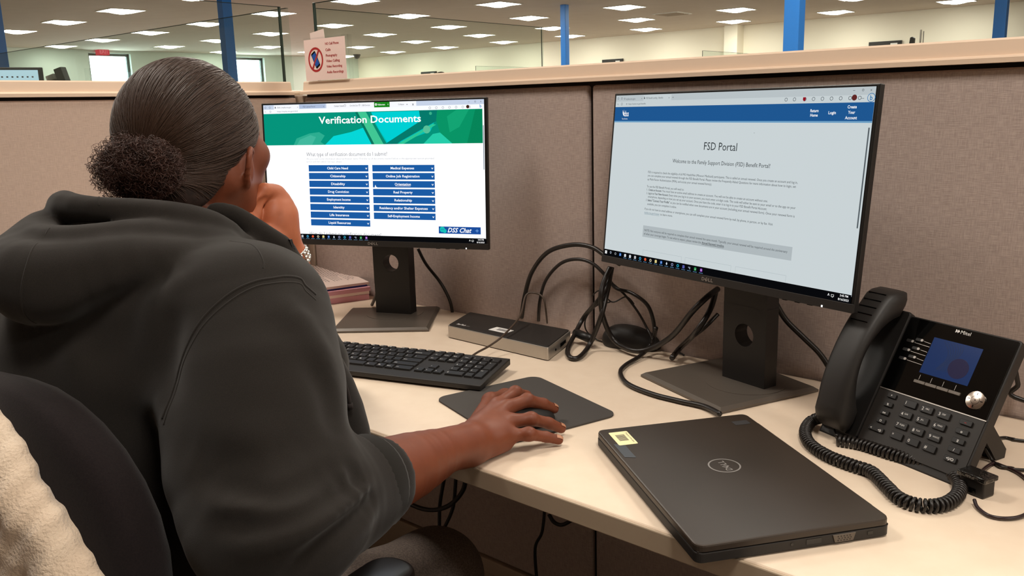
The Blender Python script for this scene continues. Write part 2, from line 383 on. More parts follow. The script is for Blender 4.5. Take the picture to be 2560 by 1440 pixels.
screen_glass(.036, .044, .045, 1.0, CT - .02, 1.478, 'clear glass screen running away from the corner, a bright edge at its far end', ((0, 0), (0, 1)))
screen_glass(-3.9, -.045, .012, .020, CT - .02, GT, 'clear glass screen going left behind the corner', ())
for i, (x, lab) in enumerate(((-2.144, 'far glass screen with a dark end post, left of the thin blue column'), (-.408, 'far low glass screen with a dark end post, left of the wide blue column'))):
    t = thing('cubicle_partition', 'distant partition under the %s' % lab.split(',')[0], 'partition'); b = B(); b.box((x - .03, 3, 0), (x + .03, 7, 1.29), .004); b.build('fabric_panel', 'fabric', t)
    screen_glass(x - .004, x + .004, 3, 7, 1.29, 1.489, lab, ((0, 0),))

# what stands beyond the left partition
t = thing('computer_monitor', 'lit monitor edge beyond the left partition, at the left border of the view', 'monitor', (-1.5000, -0.1774, 1.3513), 1.25)
b = B(); b.box((-.3, 0, -.3), (.115, .02, .045), .003); b.build('frame', 'black', t)
b = B(); b.box((-.29, -.002, -.28), (.098, 0, .035)); b.cur = 1
for i in range(7): b.box((-.02 + i * .016, -.003, .008), (-.014 + i * .016, -.002, .013))
b.build('screen', [emit('far_screen', 'c4e2ee', .9), 'ink'], t)
t = thing('document_holder', 'black angled bracket with a light bin top, beyond the left partition', 'bracket', (-1.6000, 0.0419, 1.3564), .5)
b = B(); b.box((-.005, -.01, -.12), (.03, .02, .043), .002, RY(-.28)); b.build('upright', 'blacksoft', t)
b = B(); b.box((-.05, -.01, .008), (-.012, .02, .03), .002, RY(-.28)); b.cur = 1; b.box((-.045, -.01, -.12), (-.02, .02, .007), .002, RY(-.28)); b.build('bin', ['silver', 'blacksoft'], t)

# paper sign in a clear holder on the corner of the partition
t = thing('paper_sign', 'white paper sign with a crossed-out phone, standing on the partition corner', 'sign', (.046, -.004, CT), 0)
SW, SH = .168, .103
b = B(); b.box((-.002, .001, 0), (SW + .012, .002, SH + .004)); b.box((SW + .0115, -.001, 0), (SW + .0125, .012, SH + .003)); b.build('holder', glass_mat('holder_plastic', (.97, .97, .97)), t)
b = B(); b.box((0, 0, .0), (SW, .0008, SH)); b.build('sheet', mat('sign_paper', 'f3d6cd', .7), t)
MS = Matrix(((1, 0, 0, 0), (0, 0, -1, -.0003), (0, 1, 0, 0), (0, 0, 0, 1)))
b = B(); n = 40; cx, cy, ro, ri = .046, .052, .031, .0255
for i in range(n):
    a, c = 2 * PI * i / n, 2 * PI * (i + 1) / n
    b.quad([(cx + ro * math.cos(a), cy + ro * math.sin(a), 0), (cx + ro * math.cos(c), cy + ro * math.sin(c), 0), (cx + ri * math.cos(c), cy + ri * math.sin(c), 0), (cx + ri * math.cos(a), cy + ri * math.sin(a), 0)], MS)
d = (math.cos(1.0) * ri, math.sin(1.0) * ri); e = (-math.sin(1.0) * .0026, math.cos(1.0) * .0026)
b.quad([(cx - d[0] - e[0], cy - d[1] - e[1], .0004), (cx + d[0] - e[0], cy + d[1] - e[1], .0004), (cx + d[0] + e[0], cy + d[1] + e[1], .0004), (cx - d[0] + e[0], cy - d[1] + e[1], .0004)], MS)
b.build('prohibition_ring', 'red', t)
b = B(); MP = MS @ T(cx, cy, .0002) @ RZ(.5); b.prism(rrect(-.0095, -.021, .0095, .021, .003), 0, .0001, MP); b.cur = 1; b.prism(rrect(-.008, -.0165, .008, .0165, .001), .0001, .00015, MP)
b.build('phone_picture', ['gloss', mat('phone_blue', '1d55b0', .4)], t)
b = B()
for s_, y in (('NO Cell Phone', .088), ('Calls', .073), ('Photography', .059), ('Video Calling', .0455), ('Video Recording', .032), ('Audio Recordings', .018)):
    put_text(b, s_, .089, y - .002, .0088, MS, 'l', len(s_) * .0042, .03)
b.build('lettering', 'red', t)
t = thing('note_slip', 'small cream paper slip sticking up behind the paper sign', 'note', (.086, .004, CT)); b = B(); b.box((-.008, 0, .03), (.05, .001, .122), Mx=RY(-.12)); b.build('slip', 'paper', t)

# ---------------------------------------------------------------- desk
t = thing('office_desk', 'long beige laminate desk with a thick rounded front edge', 'desk', (0, 0, 0))
b = B(); b.box((.004, -.613, DESK - .028), (2.85, -.002, DESK), .0035, seg=3); b.cur = 0; b.build('desktop', 'desk', t)
b = B(); b.box((.004, -.6165, DESK - .0285), (2.85, -.6125, DESK - .0015), .0015); b.build('edge_band', 'deskedge', t)
b = B(); b.box((.02, -.58, 0), (.045, -.06, DESK - .029)); b.build('end_panel', 'strip', t)
b = B(); b.box((2.8, -.58, 0), (2.825, -.06, DESK - .029)); b.build('end_panel', 'strip', t)

# ---------------------------------------------------------------- monitors
PS = .527 / 1920
def dell(b, x, y, h, Mx, fit):
    """the maker's mark: D, a slanted E, L L"""
    put_text(b, 'D', x, y, h, Mx, 'l', fit * .24, .02); put_text(b, 'L', x + fit * .58, y, h, Mx, 'l', fit * .17, .02); put_text(b, 'L', x + fit * .8, y, h, Mx, 'l', fit * .17, .02)
    Me = Mx @ T(x + fit * .40, y + h * .36, 0) @ RZ(math.radians(40)) @ T(-x - fit * .40, -y - h * .36, 0)
    put_text(b, 'E', x + fit * .29, y + h * .04, h * .86, Me, 'l', fit * .24, .02)
def page(head, c):
    return head @ Matrix(((PS, 0, 0, -960 * PS), (0, 0, -.00025, -.0004), (0, -PS, 0, 540 * PS + .0045), (0, 0, 0, 1)))
class Page(B):
    """flat graphics on a screen, in its own pixels (x right, y down), each layer slightly above the last"""
    def __init__(s, Mx): super().__init__(); s.P = Mx; s.L = 1; s.mats = []
    def col(s, c, e=1.0):
        k = (c, e)
        if k not in s.mats: s.mats.append(k)
        s.cur = s.mats.index(k); return s
    def r(s, x0, y0, x1, y1): s.L += .05; s.quad([(x0, y0, s.L), (x1, y0, s.L), (x1, y1, s.L), (x0, y1, s.L)], s.P)
    def poly(s, pts): s.L += .05; s.quad([(x, y, s.L) for x, y in pts], s.P)
    def disc(s, x, y, r, n=14): s.poly([(x + r * math.cos(2 * PI * i / n), y + r * math.sin(2 * PI * i / n)) for i in range(n)])
    def ring(s, x, y, r, w=2, n=14):
        s.L += .02
        for i in range(n):
            a, c = 2 * PI * i / n, 2 * PI * (i + 1) / n
            s.quad([(x + r * math.cos(a), y + r * math.sin(a), s.L), (x + r * math.cos(c), y + r * math.sin(c), s.L), (x + (r - w) * math.cos(c), y + (r - w) * math.sin(c), s.L), (x + (r - w) * math.cos(a), y + (r - w) * math.sin(a), s.L)], s.P)
    def t(s, txt, x, y, size, align='l', fit=None, bold=.0, shear=0):
        s.L += .02; put_text(s, txt, x, y, size, s.P, align, fit, bold, s.L, -1, 2, shear)
    def mm(s):
        return [emit('screen_%s_%d' % (c, int(e * 100)), c, e) for c, e in s.mats]
ICONS = ['ffffff', 'd8e8ff', 'd0d4da', '3a7fd8', 'e8eef4', 'dfe6ee', 'c8ccd2', '4aa8d8', 'e8603a', 'd8d0b8', 'e8d890', '2a6fc8', 'e8f4ff', '8a90b8', '2aa8c8', '5a60b0', 'b8c8e0', '2a9a50', '8a3ab8']
def taskbar(p, y0, clock, date, e, bg='0a0b0e'):
    p.col(bg, e).r(0, y0, 1920, 1080); n = len(ICONS); cy = y0 + 20
    for i, c in enumerate(ICONS):
        x = 20 + i * 49
        p.col(c, e)
        if i == 0:
            for a in (0, 1):
                for q in (0, 1): p.r(x - 10 + a * 11, cy - 10 + q * 11, x + a * 11, cy + q * 11)
        elif i in (1, 2): p.ring(x, cy - (2 if i == 1 else 0), 8, 2.5)
        elif i in (7, 9, 13, 14): p.ring(x, cy, 10, 5)
        elif i in (8,): p.disc(x, cy, 10)
        elif i == 12: p.poly([(x, cy - 11), (x + 7, cy + 2), (x, cy + 10), (x - 7, cy + 2)])
        elif i == 16:
            for a in (0, 1, 2): p.r(x - 9 + 9 * (a > 0), cy - 6 + (a == 2) * 8, x - 2 + 10 * (a > 0), cy - 1 + (a == 2) * 8)
        else: p.poly([(x - 9, cy - 9), (x + 6, cy - 11), (x + 10, cy - 4), (x + 9, cy + 9), (x - 9, cy + 10)])
        if i == 14: p.col('1e5a78', e).r(x - 22, y0 + 1, x + 22, y0 + 3)
        if i > 3: p.col('7ab0e0', e * .8).r(x - 16, y0 + 36, x + 16, y0 + 38.5)
        if i in (3, 11, 17, 18): p.col('ffffff', e).t('wWxNN'[[3, 11, 17, 18].index(i)], x, cy + 5, 15, 'c', 8, .02)
    p.col('ffffff', e); p.t(clock, 1880, y0 + 16, 16, 'c', 48, .02); p.t(date, 1878, y0 + 36, 16, 'c', 62, .02)
    p.t('^', 1790, cy + 12, 30, 'c', 12, .02)
    p.L += .02; p.r(1805, cy - 6, 1822, cy - 4); p.r(1805, cy + 4, 1822, cy + 6); p.r(1805, cy - 6, 1807, cy + 6); p.r(1820, cy - 6, 1822, cy + 6); p.r(1812, cy + 6, 1815, cy + 10)

def monitor(loc, yaw, base_rel, col_off, cz, tilt, hole_h, label, draw, cx=0, cy=0):
    t = thing('computer_monitor', label, 'monitor', loc, yaw)
    R_ = RZ(base_rel); b = B(); hw, hd = .1068, .1021; g = .006
    # sloped plate
    bm = bmesh.new(); lo = [bm.verts.new((x, y, .001)) for x, y in ((-hw, -hd), (hw, -hd), (hw, hd), (-hw, hd))]; hi = [bm.verts.new((x, y, .009)) for x, y in ((-hw + g, -hd + g), (hw - g, -hd + g), (hw - g, hd - g), (-hw + g, hd - g))]
    mid = [bm.verts.new((x, y, .0045)) for x, y in ((-hw, -hd), (hw, -hd), (hw, hd), (-hw, hd))]
    bm.faces.new(lo[::-1]); bm.faces.new(hi)
    for a_, c_ in ((lo, mid), (mid, hi)):
        for i in range(4): j = (i + 1) % 4; bm.faces.new((a_[i], a_[j], c_[j], c_[i]))
    b.frombm(bm, R_); base = b.build('base_plate', 'standplate', t)
    ox, oy = col_off
    b = B(); b.cyl((0, 0, .0088), .066, .0009, 48, T(ox, oy - .006, 0)); b.build('swivel_disc', 'standplate', base, smooth=True)
    # column with a round cable hole
    bm = bmesh.new(); w = .0445; H = .30; n = 28; r = .0195
    outer = []; inner = []
    ca_ = math.atan2(.05, w); angs = sorted([2 * PI * i / 24 for i in range(24)] + [ca_, PI - ca_, PI + ca_, 2 * PI - ca_])
    for a in angs:
        c, s_ = math.cos(a), math.sin(a); k = min(w / abs(c) if abs(c) > 1e-6 else 9, .05 / abs(s_) if abs(s_) > 1e-6 else 9)
        outer.append((c * k, hole_h + s_ * k)); inner.append((r * c, hole_h + r * s_))
    vs = []; fs = []
    for y in (-.014, .016):
        vs += [(x, y, z) for x, z in outer] + [(x, y, z) for x, z in inner]
    for i in range(n):
        j = (i + 1) % n; o = 2 * n
        fs += [[i, j, n + j, n + i], [o + j, o + i, o + n + i, o + n + j], [n + i, n + j, o + n + j, o + n + i]]
    b = B(); b.add(vs, fs, T(ox, oy, 0)); zt, zb = hole_h + .05, hole_h - .05
    ring_r = sorted([p for p in outer if abs(p[0] - w) < 1e-5], key=lambda p: p[1]); 
    b.box((-w, -.014, zt - .0005), (w, .016, H), 0, T(ox, oy, 0)); b.box((-w, -.014, .008), (w, .016, zb + .0005), 0, T(ox, oy, 0))
    for sx in (-1, 1): b.box((sx * w - .0004, -.014, zb), (sx * w + .0004, .016, zt), 0, T(ox, oy, 0))
    b.build('stand_column', 'black', t)
    head = T(cx, cy, cz - loc[2]) @ RX(-tilt)
    W, H = .538, .3134; f = H / 2
    b = B(); b.box((-W / 2, 0, -f), (W / 2, .011, f), .0015, head); b.box((-W / 2 + .03, .010, -f + .012), (W / 2 - .03, .03, f - .05), .008, head); b.box((-.11, .028, -.10), (.11, .045, .09), .008, head)
    hd_ = b.build('housing', 'black', t)
    bz = -f + .0128
    b = B(); b.box((-W / 2, -.0018, -f), (W / 2, .0002, bz), .0006, head); lipb = b.build('chin_bezel', 'blacksoft', t)
    b = B(); dell(b, -.0125, -f + .0036, .0078, head @ Matrix(((1, 0, 0, 0), (0, 0, -1, -.0021), (0, 1, 0, 0), (0, 0, 0, 1))), .025); b.build('maker_logo', 'logo', lipb)
    b = B(); b.box((.150, -.0016, -f - .0008), (.158, .006, -f + .0006), 0, head); b.box((.172, -.0016, -f - .0008), (.180, .006, -f + .0006), 0, head); b.box((.194, -.0016, -f - .0008), (.202, .006, -f + .0006), 0, head); b.build('buttons', 'gloss', lipb)
    b = B(); b.box((.218, -.0024, -f + .0004), (.2205, -.0016, -f + .0034), 0, head); b.build('power_light', emit('power_white', 'ffffff', 1.2), lipb)
    b = B(); b.box((-.264, -.0003, bz), (.264, .0003, f - .003), 0, head); scr = b.build('screen', 'gloss', t)
    b = B(); b.box((-.04, .04, -.06), (.04, .075, .03), .004, T(0, 0, 0) @ head); b.tube([(0, .06, -.02), (ox - cx, oy - cy + .005, -.03)], .022, 16, T(cx, cy, cz - loc[2])); b.build('tilt_mount', 'black', t)
    p = Page(page(head, None)); draw(p); b2 = p.build('screen_image', p.mm(), scr)
    return t

def draw_left(p):
    e = 1.25
    p.col('fbfdff', e).r(0, 0, 1920, 1044)
    p.col('cdd9ee', .95).r(0, 0, 1920, 36); p.col('f8faff', 1.0).r(100, 2, 335, 36); p.col('b8c8e6', .9).r(340, 4, 575, 34); p.col('f8faff', 1.0).r(585, 0, 1368, 42)
    p.col('f6f9fd', 1.05).r(0, 36, 585, 70); p.r(1368, 36, 1920, 72); p.r(0, 42, 1920, 72)
    p.col('1e8a1e', .95).r(1008, 0, 1142, 40); p.col('0c5c0c', .9).r(1111, 0, 1114, 40)
    p.col('ffffff', 1).t('Fullscreen', 1040, 25, 17, 'l', 62, .03); p.disc(1024, 18, 9); p.col('1e8a1e', .95).disc(1024, 18, 4); p.col('ffffff', 1).t('v', 1128, 23, 15, 'c', 9, .02)
    p.col('5a6270', .8); p.t('Skills | mydss.mo.gov', 132, 27, 17, 'l', 130); p.t('x', 322, 26, 16, 'c', 8); p.t('FSD Upload Portal', 372, 26, 17, 'l', 110); p.t('x', 560, 26, 16, 'c', 8)
    p.t('Contact Center', 655, 27, 17, 'l', 88, .01); p.t('Ctrl-Alt-Del', 795, 27, 17, 'l', 70); p.t('USB Devices', 900, 27, 17, 'l', 72); p.t('Collapse', 1215, 27, 17, 'l', 50); p.t('x', 1340, 32, 30, 'c', 15, .03); p.t('-', 1290, 30, 30, 'c', 12, .03)
    p.ring(20, 20, 8); p.ring(62, 20, 8); p.poly([(112, 10), (122, 26), (108, 28)]); p.ring(752, 19, 9); p.ring(880, 19, 7); p.t('<-', 20, 60, 20, 'c', 14); p.ring(66, 53, 8); p.t('https://mydss.mo.gov/mhd', 130, 58, 15, 'l', 190)
    for i in range(7): p.ring(1480 + i * 54, 54, 9, 2)
    p.col('4a2a20', .8).disc(1790, 52, 13); p.col('2a88c8', 1).t('b', 1893, 60, 32, 'c', 14, .05)
    p.col('5a6270', .8).t('-', 1800, 22, 20, 'c', 12); p.ring(1850, 16, 6); p.t('x', 1895, 22, 20, 'c', 10)
    # green banner photograph
    g = .92
    p.col('069a80', g).r(0, 70, 1907, 323)
    p.col('00c8be', g).poly([(700, 323), (760, 240), (980, 190), (1100, 75), (1560, 72), (1480, 230), (1180, 323)])
    p.col('07dfe0', g).poly([(560, 323), (640, 255), (800, 225), (900, 195), (1010, 190), (1060, 323)])
    p.col('2fb496', g).poly([(270, 323), (300, 270), (420, 232), (510, 222), (560, 250), (520, 300), (560, 323)]); p.col('45c0a4', g).poly([(300, 323), (330, 280), (430, 245), (480, 260), (440, 323)])
    p.col('00d8dc', g).poly([(980, 75), (1420, 75), (1440, 190), (1120, 318), (1040, 200)])
    p.col('0a7a62', g).poly([(840, 72), (862, 72), (1000, 323), (975, 323)]); p.col('44cf9a', g).poly([(862, 72), (935, 72), (1080, 323), (1000, 323)]); p.col('0b8c74', g).poly([(935, 72), (955, 72), (1110, 323), (1080, 323)])
    p.col('067f70', g).poly([(1090, 323), (1400, 150), (1390, 72), (1620, 72), (1560, 140), (1230, 300), (1190, 323)]); p.col('2fcf9c', g).poly([(1200, 323), (1500, 175), (1530, 180), (1250, 323)])
    p.col('0a9a6a', g).poly([(1540, 72), (1907, 72), (1907, 323), (1640, 323), (1560, 240), (1530, 150)]); p.col('15ab78', g).poly([(1620, 120), (1700, 72), (1800, 72), (1720, 200), (1640, 240)]); p.col('078a5c', g).poly([(1850, 72), (1907, 72), (1907, 323), (1780, 323)])
    p.col('28d4b0', g).poly([(1420, 323), (1500, 250), (1560, 240), (1660, 323)]); p.col('5cc8a0', g).disc(1450, 215, 30, 20); p.col('3cb890', g).disc(1485, 95, 12)
    p.col('ffffff', 1.1).t('Verification Documents', 958, 156, 78, 'c', 892, .03)
    p.col('7a7a80', .9).t('What type of verification document do I submit?', 384, 412, 44, 'l', 724)
    p.col('9a9aa0', .95).t('Do you need some information about verification items? Find the list of documents needed below in the appropriate section provided', 388, 440, 20, 'l', 1116); p.t('section and then select it by topic, please.', 382, 462, 20, 'l', 324)
    L = ['Child Care Need', 'Citizenship', 'Disability', 'Drug Conviction', 'Employment Income', 'Identity', 'Life Insurance', 'Liquid Resources']
    R2 = ['Medical Expenses', 'Online Job Registration', 'Orientation', 'Real Property', 'Relationship', 'Residency and/or Shelter Expenses', 'Self-Employment Income']
    for lst, x0, x1 in ((L, 400, 940), (R2, 975, 1508)):
        for i, s_ in enumerate(lst):
            y = 483 + i * 62.3; p.col('1d5ea8', .95).r(x0, y, x1, y + 51); p.col('ffffff', 1.1).t(s_, (x0 + x1) / 2 - 6, y + 34, 27, 'c', len(s_) * 12.6, .035)
            p.t('v', x1 - 19, y + 34, 26, 'c', 18, .06)
            if s_ == 'Orientation': p.r((x0 + x1) / 2 - 70, y + 38, (x0 + x1) / 2 + 60, y + 40)
    p.col('ffffff', 1.2).poly([(996, 640), (1000, 640), (1001, 652), (1012, 656), (1010, 668), (998, 668), (991, 656)])
    p.col('1c4fa0', .95).r(1532, 955, 1880, 1010); p.col('18c0b8', 1).disc(1562, 978, 22); p.disc(1582, 990, 16); p.col('1c4fa0', .95)
    for i in range(3): p.disc(1552 + i * 10, 978, 3)
    p.col('ffffff', 1.1).t('DSS Chat', 1606, 999, 50, 'l', 200, .03, .35); p.col('6a9ad8', 1).t('+', 1850, 1000, 48, 'c', 26, .02)
    p.col('8a8a90', .9).t('How do I submit my verification document?', 384, 1048, 42, 'l', 650)
    p.col('8a96a4', .8).r(1910, 190, 1917, 520)
    taskbar(p, 1040, '3:45 PM', '8/16/2023', .9)

def draw_right(p):
    e = .80; W = 'dfe9ec'
    p.col(W, e).r(0, 0, 1920, 1044)
    p.col('ccd6da', e).r(0, 0, 1920, 40); p.col('dbe5e8', e).r(0, 40, 1920, 75); p.r(268, 4, 520, 40)
    p.col('5c656c', e * .8); p.t('mydss.mo.gov', 100, 30, 17, 'l', 90); p.t('x', 252, 28, 16, 'c', 8); p.t('FSD Benefit Landing - Benefits', 292, 28, 17, 'l', 155); p.t('x', 500, 28, 16, 'c', 8); p.t('+', 535, 30, 20, 'c', 10)
    p.ring(22, 20, 7); p.ring(58, 20, 7); p.ring(86, 22, 6); p.poly([(274, 10), (284, 26), (272, 28)]); p.t('<-', 24, 64, 20, 'c', 14); p.ring(62, 57, 8); p.ring(110, 57, 5); p.t('https://mydss.mo.gov/benefits', 128, 62, 15, 'l', 165)
    for i in range(9): p.ring(1392 + i * 54 + (12 if i > 1 else 0), 54, 10, 2.5)
    p.col('a01828', e).poly([(1500, 44), (1518, 44), (1518, 58), (1509, 66), (1500, 58)]); p.col('6a2a28', e).disc(1806, 52, 15); p.col('5c656c', e * .8).t('...', 1852, 58, 22, 'c', 18, .03); p.col('2a80c0', e).ring(1900, 54, 22, 3, 20); p.t('b', 1900, 66, 34, 'c', 14, .05)
    p.col('5c656c', e * .8).t('-', 1800, 22, 20, 'c', 12); p.ring(1850, 16, 6); p.t('x', 1895, 22, 20, 'c', 10)
    p.col('2360a0', e).r(0, 76, 1920, 168); p.col('7ab0d8', e).r(0, 168, 1920, 177)
    p.col('ffffff', 1).t('dss', 92, 137, 52, 'l', 46, .01); p.t('Your Service', 74, 158, 14, 'l', 56); p.poly([(74, 96), (88, 118), (82, 120)]); p.poly([(88, 92), (92, 120), (86, 118)]); p.poly([(76, 110), (94, 126), (90, 136), (84, 128)])
    for s_, x, y, w in (('Return', 1580, 122, 50), ('Home', 1580, 145, 46), ('Login', 1688, 133, 44), ('Create', 1800, 105, 52), ('Your', 1800, 132, 40), ('Account', 1800, 159, 68)): p.t(s_, x, y, 22, 'c', w, .02)
    p.col('3d4448', e * .8).t('FSD Portal', 958, 338, 66, 'c', 254); p.t('Welcome to the Family Support Division (FSD) Benefit Portal!', 956, 424, 34, 'c', 752)
    p.col('4a5055', e * .8)
    k = 19.5
    for s_, x, y, w in (
        ('FSD is required to check the eligibility of all MO HealthNet (Missouri Medicaid) participants. This is called an annual renewal. Once you create an account and log in,', 369, 499, 1155),
        ('you can complete your annual renewal through the FSD Benefit Portal. Please review the Frequently Asked Questions for more information about how to login, set', 369, 521, 1147),
        ('up Multi-Factor Authentication (MFA), and access your annual renewal form(s).', 369, 545, 552),
        ('To use the FSD Benefit Portal, you will need to:', 369, 591, 330),
        ('1. ', 371, 612, 8), ('You must have an active email address to create an account. You will not be able to create an account without one.', 512, 612, 828),
        ('2. ', 371, 634, 8), ('Every time you log in to your account, you must enter a 6 digit code. The code will either be sent to your email or to the app on your', 575, 634, 953),
        ('smartphone, depending on how you set up your account. Once you have the code, enter it to log in to your FSD Benefit Portal Account.', 387, 656, 953),
        ('3. ', 371, 679, 8), ('so you can be notified when new documents are in your account (including your annual renewal form). Once your renewal form is', 592, 679, 936),
        ('available, you can complete it online.', 387, 703, 262),
        ('If you do not have an email address or smartphone, you can still complete your annual renewal form by mail, by phone, in person, or by fax. Visit', 366, 736, 1024),
        ('to learn more.', 512, 760, 110)): p.t(s_, x, y, k, 'l', w)
    for s_, x, y, w in (('Create an Account.', 387, 612, 120), ('Log in to Your New Account.', 387, 634, 182), ('Select "Connect Your Profile"', 387, 679, 198)): p.t(s_, x, y, k, 'l', w, .025)
    p.col('7a96a4', e).t('mydss.mo.gov/renew', 366, 760, k, 'l', 138); p.r(366, 763, 504, 764.5)
    p.col('c2ccd0', e).r(366, 838, 1536, 912); p.col('5a6065', e * .8)
    p.t('NOTE: Not everyone will be required to complete their annual renewal the same month. Typically, your annual renewal will be required around the anniversary', 380, 874, k, 'l', 1126); p.t('of when your coverage began. To see what to expect, please review the', 378, 897, k, 'l', 500); p.t('Annual Renewal timeline.', 884, 897, k, 'l', 178, .015); p.r(884, 900, 1058, 902)
    p.col('c4d0d4', e)
    for x0, x1 in ((382, 731), (760, 1128), (1160, 1515)): p.r(x0, 996, x1, 998); p.r(x0, 996, x0 + 2, 1036); p.r(x1 - 2, 996, x1, 1036)
    p.col('6c767c', e * .8).r(1904, 200, 1912, 698); p.col('404850', .5).r(1198, 233, 1201, 236)
    taskbar(p, 1036, '3:45 PM', '8/16/2023', .85)

monitor((.49314, -.15378, DESK), .38051, .29667, (-.0017, .046), DESK + .3363, .0528, .128, 'black monitor showing Verification Documents on a green banner', draw_left, -.0004, -.038)
monitor((1.31198, -.11148, DESK), -.26511, -.1425, (.0299, .0195), DESK + .33562, .10765, .092, 'black monitor on the right showing the FSD Portal page', draw_right, -.0096, -.0232)

# ---------------------------------------------------------------- keyboard
t = thing('keyboard', 'black wired keyboard in front of the monitor with the green banner', 'keyboard', (.7725, -.398, DESK), .30)
KW, KD = .442, .128
b = B(); hx, hy = KW / 2, KD / 2
vs = [(-hx, -hy, .004), (hx, -hy, .004), (hx - .004, hy, .003), (-hx + .004, hy, .003), (-hx, -hy - .001, .0145), (hx, -hy - .001, .0145), (hx, hy, .0255), (-hx, hy, .0255), (-hx + .006, -hy + .010, .0165), (hx - .006, -hy + .010, .0165)]
bm = bmesh.new(); V_ = [bm.verts.new(v) for v in [(-hx, -hy, .004), (hx, -hy, .004), (hx, hy, .012), (-hx, hy, .012), (-hx, -hy, .013), (hx, -hy, .013), (hx, hy, .024), (-hx, hy, .024)]]
for f_ in ((3, 2, 1, 0), (4, 5, 6, 7), (0, 1, 5, 4), (1, 2, 6, 5), (2, 3, 7, 6), (3, 0, 4, 7)): bm.faces.new([V_[i] for i in f_])
bmesh.ops.bevel(bm, geom=bm.edges[:], offset=.0018, segments=2, profile=.5, affect='EDGES'); b.frombm(bm)
kb = b.build('case', 'kbcase', t)
b = B()
for sx in (-1, 1): b.box((sx * .19 - .012, hy - .02, 0), (sx * .19 + .012, hy - .008, .0125), .001); b.box((sx * .19 - .012, -hy + .01, 0), (sx * .19 + .012, -hy + .016, .005))
b.build('feet', 'black', t)
KT = Matrix(((1, 0, 0, 0), (0, 1, -.0857, 0), (0, .0859, 1, .0186), (0, 0, 0, 1)))
pit = .01905; kx0 = -hx + .010; ky0 = hy - .022
def keycap(w, d, sym, parent):
    b = B(); W_, D_ = w / 2, d / 2; c = .0014
    bm = bmesh.new(); lo = [bm.verts.new((x, y, 0)) for x, y in ((-W_, -D_), (W_, -D_), (W_, D_), (-W_, D_))]; hi = [bm.verts.new((x, y, .0032)) for x, y in ((-W_ + c, -D_ + c), (W_ - c, -D_ + c), (W_ - c, D_ - c * .7), (-W_ + c, D_ - c * .7))]
    bm.faces.new(hi); bm.faces.new(lo[::-1])
    for i in range(4): j = (i + 1) % 4; bm.faces.new((lo[i], lo[j], hi[j], hi[i]))
    bmesh.ops.bevel(bm, geom=[e for e in bm.edges if e.verts[0].co.z > .003 or e.verts[1].co.z > .003], offset=.0006, segments=2, profile=.5, affect='EDGES'); b.frombm(bm)
    b.cur = 1
    if sym: put_text(b, sym, -W_ + .0032, -.0004 + (D_ - .0075 if D_ > .008 else -.002), .0052 if len(sym) < 3 else .0034, T(0, 0, .00335), 'l', None, .01)
    return b.build('key', ['key', 'white'], parent)
rows = []
fk = ['Esc', None] + ['F1', 'F2', 'F3', 'F4', .5, 'F5', 'F6', 'F7', 'F8', .5, 'F9', 'F10', 'F11', 'F12']
x = 0; y = 0
keys = []   # x, y, w, d, sym in pitches
x = 0
for s_ in fk:
    if s_ is None: x += 1
    elif isinstance(s_, float): x += s_
    else: keys.append((x, 0, 1, .62, s_)); x += 1
for i, s_ in enumerate(('Prt', 'Scr', 'Brk')): keys.append((15.25 + i, 0, 1, .62, s_))
def krow(y, items):
    x = 0
    for s_, w in items:
        if s_ is not None: keys.append((x, y, w, 1, s_))
        x += w
krow(1, [(c, 1) for c in '`1234567890-='] + [('Backspace', 2)])
krow(2, [('Tab', 1.5)] + [(c, 1) for c in 'QWERTYUIOP[]'] + [('\\', 1.5)])
krow(3, [('Caps', 1.75)] + [(c, 1) for c in "ASDFGHJKL;'"] + [('Enter', 2.25)])
krow(4, [('Shift', 2.25)] + [(c, 1) for c in 'ZXCVBNM,./'] + [('Shift', 2.75)])
krow(5, [('Ctrl', 1.5), ('Win', 1), ('Alt', 1.25), (' ', 6), ('Alt', 1.25), ('Fn', 1), ('Menu', 1), ('Ctrl', 2)])
for r_, row in enumerate((('Ins', 'Home', 'PgUp'), ('Del', 'End', 'PgDn'))):
    for i, s_ in enumerate(row): keys.append((15.25 + i, 1 + r_, 1, 1, s_))
keys += [(16.25, 4, 1, 1, '^'), (15.25, 5, 1, 1, '<'), (16.25, 5, 1, 1, 'v'), (17.25, 5, 1, 1, '>')]
for i, s_ in enumerate(('Num', '/', '*', '-')): keys.append((18.5 + i, 1, 1, 1, s_))
for r_, row in enumerate(('789', '456', '123')):
    for i, s_ in enumerate(row): keys.append((18.5 + i, 2 + r_, 1, 1, s_))
keys += [(21.5, 2, 1, 2, '+'), (21.5, 4, 1, 2, 'Ent'), (18.5, 5, 2, 1, '0'), (20.5, 5, 1, 1, '.')]
kp = (KW - .018) / 22.5
keys.sort(key=lambda k: (k[1] > 0, -k[0]))   # the ones hidden under the sleeve come last
hidden = []
for n_, (x, y, w, d, s_) in enumerate(keys):
    yy = ky0 - (y - 1) * .0178 if y > 0 else ky0 + .0135
    cx_ = -hx + .009 + (x + w / 2) * kp; cy_ = yy - (d - 1) * .0178 / 2 if y > 0 else yy
    o = keycap(w * kp - .0022, d * .0178 - .0022, s_, t); o.matrix_local = KT @ T(cx_, cy_, 0); 
    if y == 0 or (y, s_) in ((1, 'Ins'),): pass
    hidden.append(o)
b = B(); b.box((-.1, 0, 0), (-.1, 0, 0)) if False else None
b = B()
for i in range(3): put_text(b, '109'[i], hx - .075 + i * .02, ky0 + .012, .004, KT @ T(0, 0, .0002), 'l')
b.build('indicator_marks', 'white', t)
